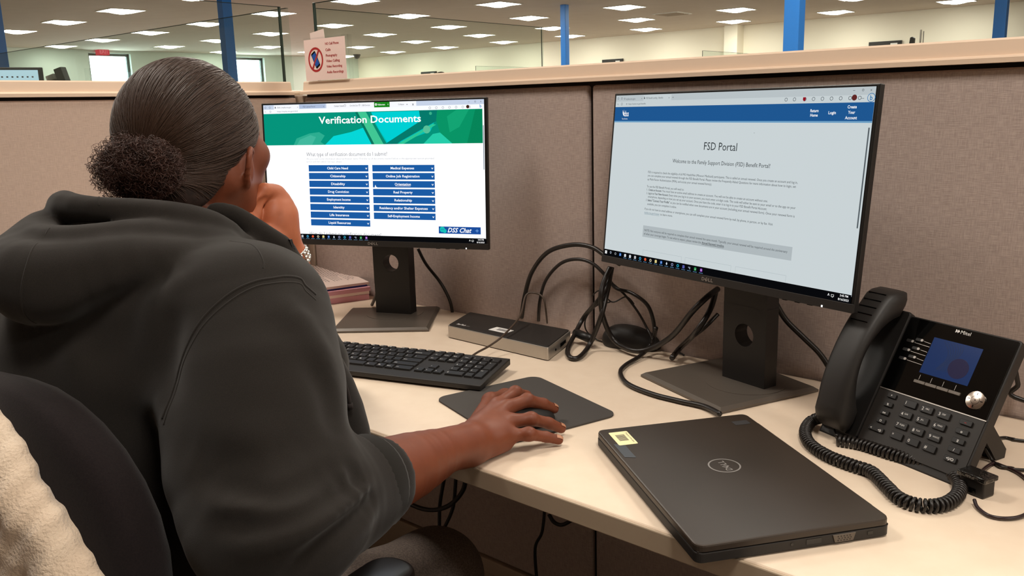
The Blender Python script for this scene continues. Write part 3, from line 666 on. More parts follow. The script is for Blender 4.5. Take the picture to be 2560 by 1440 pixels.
# keep the keys the picture shows largest as parts, the rest as one stuff part
if len(hidden) > 100:
    rest = hidden[100:]; vs = []; B_ = B()
    for o in rest:
        B_.cur = 0; n0 = len(B_.v)
        for p_ in o.data.polygons:
            pass
        B_.v += [tuple(o.matrix_local @ v.co) for v in o.data.vertices]; B_.f += [[i + n0 for i in p_.vertices] for p_ in o.data.polygons]; B_.m += [p_.material_index for p_ in o.data.polygons]
        bpy.data.objects.remove(o)
    tag(B_.build('far_keys', ['key', 'white'], t), None, None, kind='stuff')

# ---------------------------------------------------------------- docking station
t = thing('docking_station', 'flat black and silver docking station with a white barcode label', 'docking station', (.826, -.124, DESK), .0)
MD = RZ(.0)
dk = [(-.1515, .066), (-.118, -.054), (.135, -.060), (.158, .063)]
def quadr(P, r, n=5):
    out = []
    for i in range(4):
        p0, p1, p2 = Vector(P[i - 1]), Vector(P[i]), Vector(P[(i + 1) % 4]); a = (p0 - p1).normalized(); c = (p2 - p1).normalized(); h = r
        for k in range(n + 1):
            s_ = k / n; q0 = p1 + a * h; q2 = p1 + c * h; out.append(tuple((1 - s_) ** 2 * q0 + 2 * s_ * (1 - s_) * p1 + s_ ** 2 * q2))
    return out
# corners measured on the desk: front left, front right, back right, back left
dk = [(0.7086 - .826, -0.1773 + .124), (0.9842 - .826, -0.186 + .124), (0.9445 - .826, -0.0601 + .124), (0.6686 - .826, -0.0658 + .124)]
ol = quadr(dk, .007)
b = B(); b.prism(ol, .002, .0265, bev=.0012); b.build('silver_band', 'silver', t)
inn = [(x * .985, (y + .0) * .955 - .0002) for x, y in ol]
b = B(); b.prism(inn, .0255, .0283, bev=.001); top = b.build('top_cover', 'blacksoft', t)
fl, fr_, br_, bl_ = [Vector((x, y, 0)) for x, y in dk]; ex = (fr_ - fl).normalized(); ey = Vector((-ex.y, ex.x, 0))
MT = Matrix(((ex.x, ey.x, 0, fl.x), (ex.y, ey.y, 0, fl.y), (0, 0, 1, .0285), (0, 0, 0, 1)))
b = B(); put_text(b, 'StarTech', .012, .014, .011, MT, 'l', .025, .04); b.cur = 1; put_text(b, '.com', .038, .014, .011, MT, 'l', .011); b.build('lettering', ['white', 'logo'], top)
b = B(); b.prism(rrect(.098, .022, .146, .048, .002), 0, .0003, MT); b.cur = 1; random.seed(3); x = .112
while x < .137: w = random.choice((.0006, .001, .0014)); b.box((x, .03, .0003), (x + w, .041, .0004), 0, MT); x += w + .0008
put_text(b, 'Property of State', .122, .0425, .0035, MT @ T(0, 0, .0004), 'c', .03); b.build('barcode_label', ['white', 'ink'], top)
d_ = (br_ - fr_).normalized(); MR = Matrix(((d_.x, 0, d_.y, fr_.x), (d_.y, 0, -d_.x, fr_.y), (0, 1, 0, 0), (0, 0, 0, 1)))
L_ = (br_ - fr_).length
b = B(); b.box((L_ * .50, .009, .0002), (L_ * .72, .017, .0016), 0, MR); b.build('port', 'gloss', t); b = B(); b.cyl((L_ * .3, .012, 0), .0026, .0012, 16, MR); b.build('port', 'gloss', t)

# ---------------------------------------------------------------- mouse pad and spare mouse
t = thing('mouse_pad', 'dark grey square mouse pad under the hand', 'mouse pad', (1.104, -.402, DESK), math.radians(-18))
b = B(); b.prism(rrect(-.118, -.1, .118, .1, .02, 8), .0003, .003, bev=.0006); b.build('mat', 'pad', t)
def mouse(name, loc, rz, label, sc=1):
    t = thing(name, label, 'mouse', loc, rz)
    bm = bmesh.new(); bmesh.ops.create_uvsphere(bm, u_segments=32, v_segments=20, radius=1)
    for v in bm.verts:
        x, y, z = v.co; z = max(z, -.25)
        y2 = y; wx = .0295 * (1 - .12 * (1 - abs(y)) ** 2); v.co = Vector((math.copysign(abs(x) ** .85, x) * wx, math.copysign(abs(y) ** .9, y) * .055, (z + .25) * .0295 * (1 + .18 * -y2) + .001)) * sc
    b = B(); b.frombm(bm); body = b.build('body', 'blacksoft', t, smooth='all')
    b = B(); b.box((-.0016, .008, .0272), (.0016, .05, .0278), 0, RX(-.28) @ T(0, 0, .002)); b.build('button_seam', 'gloss', t)
    b = B(); b.cyl((0, 0, -.003), .0085, .006, 20, T(0, .028, .0225) @ RY(PI / 2) @ T(0, 0, 0)); b.build('scroll_wheel', 'black', t, smooth=True)
    return t
tm = mouse('computer_mouse', (1.0575, -0.0107, 0.7400), math.radians(-78), 'spare black mouse lying against the partition, tangled in cables', 1.12)
b = B(); put_text(b, 'logi', 0, -.03, .008, T(0, 0, .037), 'c', .014, .03); b.build('lettering', 'logo', tm)

# ---------------------------------------------------------------- laptop
t = thing('laptop', 'closed black laptop with a cream barcode label lying across the desk edge', 'laptop', (1.4866, -.4651, DESK), .9267)
w, d = .1145, .1665
b = B(); b.prism(rrect(-w, -d, w, d, .008), .0025, .0135, bev=.0012); base = b.build('base', 'blacksoft', t)
b = B(); b.prism(rrect(-w, -d, w, d, .010), .0148, .0222, bev=.002); lid = b.build('lid', 'lid', t)
b = B(); b.box((-w + .002, -d + .002, .0130), (w - .002, d - .002, .0152)); b.build('gap_shadow_seal', 'gap', t)  # dark slab added for the shade between base and lid
b = B(); b.box((w - .004, -d + .035, .0105), (w + .0022, d - .035, .0205), .0015); b.build('hinge_bar', 'blacksoft', t)
for x in (-w + .02, w - .02):
    b = B(); b.box((x - .004, -d + .02, 0), (x + .004, d - .02, .003), .001); b.build('rubber_foot', 'black', base)
ML = T(0, 0, .02235)
b = B(); n = 48; c0 = Vector((.003, .008)); RA = .0205
for i in range(n):
    a, c = 2 * PI * i / n, 2 * PI * (i + 1) / n
    b.quad([(c0.x + RA * math.cos(a), c0.y + RA * math.sin(a), 0), (c0.x + RA * math.cos(c), c0.y + RA * math.sin(c), 0), (c0.x + (RA - .002) * math.cos(c), c0.y + (RA - .002) * math.sin(c), 0), (c0.x + (RA - .002) * math.cos(a), c0.y + (RA - .002) * math.sin(a), 0)], ML)
dell(b, -.0145, -.0045, .0118, ML @ T(c0.x, c0.y, 0) @ RZ(PI / 2), .029)
b.build('maker_logo', 'logo', lid)
b = B(); LX, LY = -w + .012, d - .062
b.prism(rrect(LX, LY, LX + .027, LY + .046, .002), 0, .0003, ML); b.cur = 1; random.seed(5); y = LY + .014
while y < LY + .034: s_ = random.choice((.0006, .0011, .0015)); b.box((LX + .006, y, .0003), (LX + .019, y + s_, .0004), 0, ML); y += s_ + .0009
put_text(b, 'Property of the State', LX + .0225, LY + .040, .0036, ML @ T(0, 0, .0004) @ T(LX + .0225, LY + .04, 0) @ RZ(-PI / 2) @ T(-LX - .0225, -LY - .04, 0), 'l', .034); b.build('barcode_label', ['label', 'ink'], lid)
b = B(); b.prism([(-w + .006, d - .055), (-w + .02, d - .062), (-w + .02, d - .105), (-w + .006, d - .1)][::-1], .0001, .0002, ML); b.build('clear_tape', mat('tape', '3a3736', .15, spec=.7), lid)
b = B(); b.box((w - .035, d - .04, .0001), (w - .012, d - .026, .0003), 0, ML); b.build('worn_patch', mat('patch', '3c3a3a', .5), lid)
# ports on the short side towards the viewer (local y = -d)
MF = Matrix(((1, 0, 0, 0), (0, 0, -1, -d - .0001), (0, 1, 0, 0), (0, 0, 0, 1)))
b = B(); b.box((.086, .0065, 0), (.0925, .0105, .0003), 0, MF); b.build('lock_slot', 'gloss', base)
b = B(); b.cyl((-.005, .0085, 0), .0018, .0003, 16, MF); b.build('port', 'gloss', base)
b = B(); b.box((.012, .0055, 0), (.030, .0115, .0003), 0, MF); b.build('port', 'gloss', base)
b = B(); b.prism([(.046, .0035), (.068, .0035), (.071, .0125), (.043, .0125)], 0, .0012, MF, bev=.0004); b.cur = 1
for r_ in range(3):
    for q in range(5): b.cyl((.0495 + q * .0036 + (r_ % 2) * .0012, .0055 + r_ * .0024, .0012), .0006, .0004, 8, MF)
b.build('video_port', ['standplate', 'gloss'], base)

# ---------------------------------------------------------------- papers
def sheet_stack(name, x0, y0, w_, d_, z0, h, rz, m_, label, cat='papers', curl=0, lines=False, group=None):
    t = thing(name, label, cat, (x0, y0, z0), rz, group); b = B(); nx = 16
    def zc(u, v): return curl * max(0, (1 - u) - .45) ** 1.6 * (0.4 + .6 * v)
    vs = []; fs = []
    for k in (0, 1):
        for j in range(2):
            for i in range(nx + 1):
                u = i / nx; vs.append((u * w_ - w_, j * d_, k * h + zc(u, j)))
    n = nx + 1
    for i in range(nx):
        fs += [[2 * n + i, 2 * n + i + 1, 3 * n + i + 1, 3 * n + i], [i, n + i, n + i + 1, i + 1], [i, i + 1, 2 * n + i + 1, 2 * n + i], [n + i, 3 * n + i, 3 * n + i + 1, n + i + 1]]
    fs += [[0, 2 * n, 3 * n, n], [nx, n + nx, 3 * n + nx, 2 * n + nx]]
    b.add(vs, fs); b.build('sheets', m_, t, smooth=False)
    if lines:
        b = B(); random.seed(11)
        for r_ in range(20):
            v = .95 - r_ * .043; x = .10; v0 = v
            while x < (.75 if r_ % 5 else .5):
                l = random.uniform(.03, .09)
                P = []
                for u in (x, x + l): P.append((u * w_ - w_, v * d_, h + zc(u, v) + .0006))
                for u in (x + l, x): P.append((u * w_ - w_, (v + .007) * d_, h + zc(u, v) + .0006))
                b.quad(P); x += l + .015
        b.build('print', 'ink', t)
    return t
PX, PY = .262, -.075
pk = [('pink_form_stack', 'pink', .014, 'pink forms at the bottom of the paper pile behind the monitor with the green banner', 0),
      ('paper_stack', 'paper', .008, 'thin layer of white sheets between pink forms in the paper pile', .004),
      ('pink_form_stack', 'pink', .010, 'upper pink forms in the paper pile, ends sticking out past the folder', .014)]
# each lies on the one before it
z = DESK + .0003
yawp = math.radians(-24)
for i, (n_, m_, h, lab, dx) in enumerate(pk):
    sheet_stack(n_, 0.2456 - .022 + dx * .8, -0.0037 - .174, .28, .155, z, h, yawp + .03 * i, m_, lab); z += h + .0003
sheet_stack('document_folder', 0.2456 - .026, -0.0037 - .178, .28, .16, z, .004, yawp + .06, 'navy', 'dark blue folder under the top document, on the pile of papers', 'folder'); z += .0043
sheet_stack('paper_stack', 0.2456 - .020, -0.0037 - .174, .28, .16, z, .006, yawp + .08, 'paper', 'printed white document curling on top of the pile of papers', curl=.05, lines=True)

# ---------------------------------------------------------------- desk phone
PH = (1.514, -.218, .753); ang = math.radians(-21.47); tl = math.radians(58.7)
t = thing('desk_phone', 'black desk phone with a blue display at the right edge of the desk', 'telephone', (1.514, -.218, DESK), ang)
# face matrix: u right, v up the slope, w out of the face
FM = T(0, 0, .013) @ Matrix(((1, 0, 0, 0), (0, math.cos(tl), -math.sin(tl), 0), (0, math.sin(tl), math.cos(tl), 0), (0, 0, 0, 1))) @ Matrix.Scale(.001, 4)
W_, H_ = 222.6, 186
b = B(); b.prism(rrect(0, 0, W_, H_, 5), -16, -1.2, FM, bev=1.2); b.prism([(0, -14), (W_, -14), (W_, 6), (0, 6)], -14, -3, FM, bev=3); body = b.build('body', 'blacksoft', t)
b = B(); b.prism(rrect(66, 77, W_ - 3, H_ - 2, 2), -1.5, .2, FM, bev=.4); gl = b.build('display_bezel', 'gloss', t)
b = B(); b.prism([(66, 75.2), (W_ - 2, 75.2), (W_ - 2, 76.6), (66, 76.6)], -1, .6, FM); b.build('silver_line', 'silver', t)
b = B(); b.prism([(66, -2), (W_ - 3, -2), (W_ - 3, 75), (66, 75)], -2, -.2, FM); b.build('keypad_plate', 'kbcase', t)
b = B(); b.prism([(111, 111.5), (180.5, 111.5), (180.5, 163.5), (111, 163.5)], 0, .4, FM); b.cur = 1
b.prism([(111.1, 138), (122, 163.4), (111.1, 163.4)], .4, .45, FM) if False else None
for i in range(7):   # wavy lines of the wallpaper
    P = [Vector((126 + i * 3.2 + 9 * math.sin(q / 3.2 + i * .18) + q * .9, 162 - q * 3.4, .5)) for q in range(0, 13)]
    for q in range(len(P) - 1): b.quad([P[q] + Vector((-.55, 0, 0)), P[q] + Vector((.55, 0, 0)), P[q + 1] + Vector((.55, 0, 0)), P[q + 1] + Vector((-.55, 0, 0))], FM)
b.cur = 2; b.prism([(160 + 14 * math.cos(a * PI / 10), 130 + 14 * math.sin(a * PI / 10)) for a in range(20)], .45, .55, FM)
b.cur = 0
lcd = b.build('display', [mat('lcd', '05080f', .12, spec=.6, emi='2a55a0', es=.26), mat('lcd_wave', '05080f', .12, emi='4a5c8c', es=.26), mat('lcd_badge', '05080f', .12, emi='4a4470', es=.26)], t)
b = B(); put_text(b, 'Mitel', 143, 176.5, 7.2, FM @ T(0, 0, .35), 'l', 14, 0)
for q in range(2): b.prism([(135.5 + q * 3, 176.8), (136.2 + q * 3, 176.8), (138.6 + q * 3, 179), (136.2 + q * 3, 181.4), (135.5 + q * 3, 181.4)], .3, .35, FM)
b.build('maker_logo', 'white', gl)
b = B()
for i in range(3):
    for (u0, v0, u1) in ((98, 154.3 - i * 12.7, 110), (86, 149.4 - i * 13.2, 110)): b.prism([(u0, v0 - .3), (u1, v0 - .3 - 1), (u1, v0 + .3 - 1), (u0, v0 + .3)], .2, .4, FM)
for i in range(4): b.prism([(114.5 + i * 17.3, 101.5), (115 + i * 17.3, 101.5), (115 + i * 17.3, 108.5), (114.5 + i * 17.3, 108.5)], .2, .4, FM)
b.build('guide_lines', 'logo', gl)
for i in range(3):
    for (u0, v0) in ((91, 154.5 - i * 12.7), (78.5, 150 - i * 13.2)):
        b = B(); b.prism(rrect(u0 - 4, v0 - 2.2, u0 + 6, v0 + 2.2, 1.5), .2, 1.6, FM, bev=.4); b.cur = 1; b.cyl((u0 + 6, v0, 1.2), 1.9, 1, 14, FM); b.build('line_key', ['black', 'logo'], t)
for i in range(4):
    b = B(); b.prism(rrect(109.5 + i * 17, 96, 126 + i * 17, 100.4, 1), .2, 2.0, FM, bev=.5); b.build('soft_key', 'standplate', t)
b = B(); b.cyl((198.2, 97, .2), 12.2, 2.2, 40, FM, bev=.6); nv = b.build('navigation_disc', 'chrome', t, smooth=True)
b = B()
for k in range(24):
    a, c = 2 * PI * k / 24, 2 * PI * (k + 1) / 24
    b.quad([(198.2 + 5.6 * math.cos(a), 97 + 5.6 * math.sin(a), 2.5), (198.2 + 5.6 * math.cos(c), 97 + 5.6 * math.sin(c), 2.5), (198.2 + 5.2 * math.cos(c), 97 + 5.2 * math.sin(c), 2.5), (198.2 + 5.2 * math.cos(a), 97 + 5.2 * math.sin(a), 2.5)], FM)
for k in range(4):
    a = PI / 2 * k; b.box((6.5, -.5, 2.45), (10, .5, 2.6), 0, FM @ T(198.2, 97, 0) @ RZ(a))
b.cyl((198.2, 97, 2.4), .8, .2, 10, FM); b.build('marks', 'gloss', nv)
KN = [('1', ''), ('2', 'ABC'), ('3', 'DEF'), ('4', 'GHI'), ('5', 'JKL'), ('6', 'MNO'), ('7', 'PQRS'), ('8', 'TUV'), ('9', 'WXYZ'), ('*', ''), ('0', ''), ('#', '')]
for i, (a, c) in enumerate(KN):
    u0 = 119.5 + (i % 3) * 24.3; v0 = (66.0, 50.4, 34.8, 19.6)[i // 3]
    b = B(); b.prism(rrect(u0 - 9, v0 - 4.8, u0 + 9, v0 + 4.8, 1.2), -.3, 2.6, FM, bev=.6); b.cur = 1
    put_text(b, a, u0 - 6.5, v0 - 2, 6.2, FM @ T(0, 0, 2.7), 'l'); 
    if c: put_text(b, c, u0 - 1.6, v0 - .2, 3.0, FM @ T(0, 0, 2.7), 'l')
    b.build('number_key', ['black', 'white'], t)
for i, s_ in enumerate(('^', '%', 'oo', 'O')):
    v0 = (68.8, 56, 43.8, 31.6)[i]; b = B(); b.prism(rrect(82.5, v0 - 3.2, 96, v0 + 3.2, 1), -.3, 2.4, FM, bev=.5); b.cur = 1; put_text(b, s_, 89.2, v0 - 1.6, 4.4, FM @ T(0, 0, 2.5), 'c', None, .02); b.build('function_key', ['black', 'white'], t)
b = B(); b.prism(rrect(76, 15.5, 99, 22, 1.4), -.3, 2.4, FM, bev=.5); b.cur = 1; put_text(b, '<', 80, 17, 4.2, FM @ T(0, 0, 2.5), 'c', None, .02); put_text(b, '<))', 93.5, 17, 4.2, FM @ T(0, 0, 2.5), 'c', None, .02); b.build('volume_key', ['black', 'white'], t)
for i, s_ in enumerate(('~', 'o', 'II', '/', '<)/O')):
    v0 = (66, 53.6, 41, 28.8, 16.2)[i]; b = B(); b.prism(rrect(190.5, v0 - 3.4, 207, v0 + 3.4, 1), -.3, 2.4, FM, bev=.5); b.cur = 1; put_text(b, s_, 198.7, v0 - 1.8, 5, FM @ T(0, 0, 2.5), 'c', None, .03); b.build('function_key', ['black', 'red' if i == 0 else 'white'], t)
# cradle rail beside the handset
b = B(); b.prism(rrect(2, -4, 65, 190, 5), -10, 2, FM, bev=2); b.build('cradle', 'black', t)
# stand legs behind
P0 = FM @ Vector((W_ - 30, 96, -14)); 
for u0 in (30, 175):
    q = [FM @ Vector((u0, 100, -15)), FM @ Vector((u0 + 20, 100, -15)), FM @ Vector((u0 + 20, 78, -15)), FM @ Vector((u0, 78, -15))]
    xx0, xx1 = q[0].x, q[1].x
    a_ = [(q[0].y, q[0].z), (q[2].y, q[2].z)]; fy = .128
    vs = [(x, y, z) for x in (xx0, xx1) for y, z in ((q[0].y, q[0].z), (q[2].y, q[2].z), (fy - .018, -.0), (fy, -.0), (fy + .002, .012))]
    b = B(); b.add(vs, [[0, 1, 2, 3, 4], [9, 8, 7, 6, 5], [0, 5, 6, 1], [1, 6, 7, 2], [2, 7, 8, 3], [3, 8, 9, 4], [4, 9, 5, 0]]); b.build('stand_leg', 'black', t)
# handset: arched body with pads at both ends
hs = thing('phone_handset', 'black phone handset with five slots resting on the left of the desk phone', 'handset', (1.514, -.218, DESK), ang)
def hs_mesh():
    b = B(); n = 26; vs = []; m_ = 14
    for i in range(n + 1):
        s_ = i / n; v = -3 + 216 * s_
        arch = math.sin(PI * min(max(s_, 0), 1)) ** .75
        top = 32 + 24 * arch                                   # outer surface
        under = 4 + 36 * max(0, math.sin(PI * (s_ - .17) / .66)) ** .6 if .17 < s_ < .83 else 4
        hw_ = 25.5 + 1.5 * math.cos(2 * PI * s_)
        if i in (0, n): top = 20; under = 10; hw_ -= 5
        elif i in (1, n - 1): top -= 4; under = 6; hw_ -= 1.2
        for k in range(m_):
            a = 2 * PI * k / m_; c, q = math.cos(a), math.sin(a)
            x = 33 + hw_ * math.copysign(abs(c) ** .45, c); z = (top + under) / 2 + (top - under) / 2 * math.copysign(abs(q) ** .5, q)
            if q > 0: x = 33 + (x - 33) * (1 - .14 * q)
            vs.append((x, v, z))
    fs = [[i * m_ + k, i * m_ + (k + 1) % m_, (i + 1) * m_ + (k + 1) % m_, (i + 1) * m_ + k] for i in range(n) for k in range(m_)]
    fs = [f[::-1] for f in fs] + [list(range(m_)), list(range(n * m_, n * m_ + m_))[::-1]]
    b.add(vs, fs, FM @ T(-2, 0, -1)); return b
hb = hs_mesh().build('shell', 'blacksoft', hs, smooth='all')
for i in range(5):
    s_ = .92 - i * .055; v = -3 + 216 * s_; top = 32 + 24 * math.sin(PI * s_) ** .75
    b = B(); b.box((17, v - .9, top - 2.2), (46, v + .9, top + .35), .3, FM @ T(-2, 0, -1)); b.build('slot', 'gloss', hb)

# jack adapter beside the phone
t = thing('cable_adapter', 'small black cable adapter block beside the front corner of the phone', 'adapter', (1.7369, -0.3032, 0.7400), math.radians(-22))
b = B(); b.box((-.016, -.011, .0003), (.016, .011, .021), .002); b.cur = 1; b.box((-.002, -.0115, .003), (.006, -.0108, .010)); b.build('block', ['black', 'gloss'], t)
b = B(); b.box((-.018, -.014, .0205), (.019, .012, .027), .0015); b.build('tape_flap', mat('tape_shine', '141210', .12, spec=.8, bump=(120, .6, .003)), t)

# ---------------------------------------------------------------- cables
def cable(name, pts, r, label, m_='cable', cat='cable', group=None, plugs=(), seg=8):
    b = B(); b.tube(spline(pts, 8), r, seg)
    for p_, q_, pr_ in plugs: b.tube([p_, q_], pr_, 8)
    o = b.build(name, m_, smooth='all'); return tag(o, label, cat, group)
zz = DESK + .004
cable('power_cable', [(0.4815, -0.0400, 0.8890), (0.5010, -0.0350, 0.8537), (0.5403, -0.0300, 0.8140), (0.5571, -0.0200, 0.7758), (0.5580, -0.0120, 0.7454), (0.558 + .003, -.010, .70)], .0038, 'thick black cable dropping behind the desk, right of the first monitor stand')
cable('video_cable', [(0.3862, -0.0900, 0.8877), (0.4223, -0.1100, 0.8672), (0.4308, -0.1200, 0.8316), (0.4355, -0.1300, 0.8004), (0.3547, -0.0843, 0.7450)], .004, 'black cable hanging down in front of the left edge of the monitor stand')
cable('video_cable', [(0.7780, -0.0180, 0.7600), (0.7988, -0.0300, 0.8133), (0.8204, -0.0300, 0.8682), (0.8686, -0.0350, 0.9163), (0.9306, -0.0350, 0.9368), (0.9798, -0.0350, 0.9362), (1.0165, -0.0400, 0.9228), (1.0555, -0.0500, 0.9126)], .0048, 'outer thick black cable arching from the docking station to the right monitor')
cable('video_cable', [(0.8258, -0.0188, 0.7600), (0.8406, -0.0300, 0.8100), (0.8579, -0.0300, 0.8552), (0.8955, -0.0300, 0.8931), (0.9364, -0.0300, 0.9071), (0.9759, -0.0300, 0.9029), (1.0094, -0.0300, 0.8806), (1.0329, -0.0300, 0.8592), (1.0698, -0.0300, 0.8534), (1.1120, -0.0400, 0.8357), (1.1263, -0.0400, 0.7948), (1.1273, -0.0500, 0.7659)], .0036, 'inner black cable arching from the docking station towards the spare mouse')
cable('usb_cable', [(0.8540, -0.0239, 0.7600), (0.8593, -0.0350, 0.7961), (0.8534, -0.0350, 0.8169), (0.8382, -0.0400, 0.8263), (0.8190, -0.0500, 0.8214), (0.8431, -0.0994, 0.7900), (0.8752, -0.1842, 0.7760), (0.8761, -0.2256, 0.7640), (0.8853, -0.2762, 0.7620), (0.8931, -0.3063, 0.7600)], .0021, 'thin grey cord looping over the docking station to the keyboard', mat('grey_cable', '4a3c32', .4))
cable('video_cable', [(1.0304, -0.0400, 0.9021), (1.0296, -0.0500, 0.8783), (1.0226, -0.0700, 0.8455), (0.9527, -0.0243, 0.7900), (0.9530, -0.0594, 0.7600), (0.9762, -0.1135, 0.7460), (1.0128, -0.1559, 0.7460), (1.0269, -0.1458, 0.7460), (1.0098, -0.0867, 0.7550), (1.0321, -0.0800, 0.8131), (1.0307, -0.0600, 0.8486), (1.0315, -0.0500, 0.8786), (1.0285, -0.0400, 0.9019)], .0048, 'thick black cable loop hanging left of the right monitor, touching the desk')
cable('video_cable', [(1.0334, -0.0500, 0.9040), (1.0302, -0.0700, 0.8741), (1.0314, -0.0800, 0.8446), (1.0252, -0.0607, 0.8000), (1.0419, -0.0510, 0.7600), (1.0943, -0.0680, 0.7520), (1.1306, -0.0625, 0.7600), (1.1820, -0.0707, 0.7950), (1.2379, -0.1000, 0.8540), (1.2591, -0.0900, 0.8798), (1.2661, -0.0600, 0.8915)], .0052, 'thick black cable sagging in a wide loop between both ends of the right monitor')
cable('power_cable', [(1.2573, -0.0500, 0.8864), (1.2619, -0.0800, 0.8568), (1.2463, -0.1000, 0.8192), (1.1734, -0.0257, 0.7600), (1.1836, -0.0727, 0.7540)], .0052, 'thick cable running down from the right monitor to its base plate')
cable('audio_cable', [(1.2520, -0.0300, 0.8379), (1.2353, -0.0500, 0.8137), (1.1795, -0.0142, 0.7700), (1.1773, -0.0618, 0.7540)], .0036, 'second cable behind the stand ending at the base plate')
cable('usb_cable', [(1.0197, -0.0300, 0.8697), (1.0482, -0.0250, 0.8481), (1.0803, -0.0250, 0.8164), (1.1061, -0.0300, 0.7855), (1.1290, -0.0500, 0.7740)], .0024, 'thin cable slanting down to the spare mouse')
cable('usb_cable', [(0.9681, -0.0200, 0.8330), (0.9948, -0.0300, 0.8489), (1.0233, -0.0300, 0.8298), (1.0495, -0.0200, 0.8418), (1.0680, -0.0200, 0.8297)], .0015, 'hair thin cord crossing the partition seam')
cable('usb_cable', [(1.0186, -0.0300, 0.8292), (0.9848, -0.0300, 0.8165), (0.9598, -0.0300, 0.7880), (0.9595, -0.0300, 0.7628), (0.9773, -0.0202, 0.7440), (1.0036, -0.0270, 0.7440)], .0015, 'thin cord curving from the cable bundle to the spare mouse')
cable('usb_cable', [(1.0701, 0.0470, 0.7460), (1.1281, 0.0156, 0.7440), (1.1749, -0.0129, 0.7430)], .0018, 'short thin cord trailing right of the spare mouse along the partition')
cable('video_cable', [(1.1418, -0.0600, 0.8016), (1.1155, -0.0335, 0.7600), (1.1191, -0.0790, 0.7480), (1.1224, -0.1319, 0.7450), (1.1400, -0.1769, 0.7450), (1.1841, -0.2204, 0.7450), (1.2433, -0.2399, 0.7450), (1.2970, -0.2430, 0.7450), (1.3400, -0.2442, 0.7460), (1.3775, -0.2641, 0.7480)], .0042, 'black cable snaking across the desk into the back of the laptop')
cable('power_cable', [(1.3667, -0.0500, 0.8791), (1.3825, -0.0400, 0.8480), (1.4108, -0.0300, 0.8188), (1.4354, -0.0200, 0.7926), (1.4538, -0.0150, 0.7632), (1.4586, -0.0120, 0.7387)], .0048, 'thick black cable slanting down between the right monitor stand and the phone')
b = B(); b.tube([(0.9495, -0.0507, 0.7600), (1.0022, -0.0718, 0.7600)], .009, 10); tag(b.build('power_plug', 'black', smooth='all'), 'black plug lying at the partition seam behind the docking station', 'plug')
cable('phone_cable', [(1.935, -.03, .745), (1.930, -.018, .765), (1.7341, -0.0200, 0.7750), (1.7266, -0.0200, 0.7980), (1.7205, -0.0300, 0.8329), (1.7216, -0.0600, 0.8554), (1.715, -.14, .865)], .0035, 'thick black cable at the right border behind the phone')
cable('phone_cable', [(1.7233, -0.1991, 0.7600), (1.7326, -0.1976, 0.7440), (1.7447, -0.2119, 0.7440), (1.7575, -0.2071, 0.7430), (1.7767, -0.2017, 0.7430), (1.95, -.10, DESK + .003), (2.02, -.03, DESK + .003), (2.03, -.008, DESK + .003)], .0022, 'black cord leaving the back of the phone towards the right border')
cable('phone_cable', [(1.7423, -0.3381, 0.7460), (1.7490, -0.3508, 0.7430), (1.7641, -0.3637, 0.7430), (1.7811, -0.3578, 0.7430), (1.7936, -0.3388, 0.7430), (1.7996, -0.3024, 0.7430), (1.7898, -0.2547, 0.7430), (1.7689, -0.2209, 0.7430), (1.7485, -0.2077, 0.7430), (1.7349, -0.2087, 0.7430), (1.7294, -0.2715, 0.7480)], .0022, 'round loop of thin dark cord lying right of the adapter', mat('cord_brown', '2a1a1c', .3))
cable('phone_cable', [(1.7174, -0.1493, 0.7520), (1.7278, -0.1039, 0.7430), (1.7406, -0.1015, 0.7430), (1.7594, -0.0981, 0.7430), (1.96, -.04, DESK + .003), (1.98, -.008, DESK + .003)], .0022, 'short cord running from the phone stand to the right border')
# coiled cord
path = spline([(1.5207, -0.2185, 0.7620), (1.4981, -0.2100, 0.7480), (1.5056, -0.2546, 0.7480), (1.5286, -0.2952, 0.7480), (1.5627, -0.3201, 0.7480), (1.5976, -0.3303, 0.7480), (1.6237, -0.3364, 0.7480), (1.6508, -0.3660, 0.7480), (1.6743, -0.3909, 0.7480), (1.6973, -0.3938, 0.7480), (1.7168, -0.3777, 0.7480), (1.7245, -0.3438, 0.7480), (1.7188, -0.3078, 0.7480), (1.6993, -0.2795, 0.7480), (1.6633, -0.2687, 0.7480), (1.6217, -0.2630, 0.7480), (1.5825, -0.2551, 0.7480), (1.5517, -0.2605, 0.7480)], 40)
ln = [0]
for i in range(1, len(path)): ln.append(ln[-1] + (path[i] - path[i - 1]).length)
N = 2600; pts = []; up = Vector((0, 0, 1)); j = 0; pitch = .0058; rad = .0066
for i in range(N):
    s_ = ln[-1] * i / (N - 1)
    while j < len(ln) - 2 and ln[j + 1] < s_: j += 1
    f_ = (s_ - ln[j]) / max(ln[j + 1] - ln[j], 1e-9); p_ = path[j].lerp(path[j + 1], f_); tg = (path[min(j + 3, len(path) - 1)] - path[max(j - 2, 0)]).normalized()
    sd = tg.cross(up).normalized(); u2 = sd.cross(tg); a = 2 * PI * s_ / pitch; pts.append(p_ + sd * math.cos(a) * rad + u2 * math.sin(a) * rad)
b = B(); b.tube(pts, .0022, 6); b.cur = 0; o = b.build('coiled_cord', 'cable', smooth='all'); tag(o, 'black coiled handset cord looping in front of the phone', 'cord')
b = B(); b.tube(spline([(1.5285, -0.2142, 0.7600), (1.5402, -0.2358, 0.7520), (1.5505, -0.2543, 0.7480)], 6), .0016, 6); tag(b.build('cord_lead', 'cable', smooth='all'), 'short straight lead from the phone base to the coiled cord', 'cord')

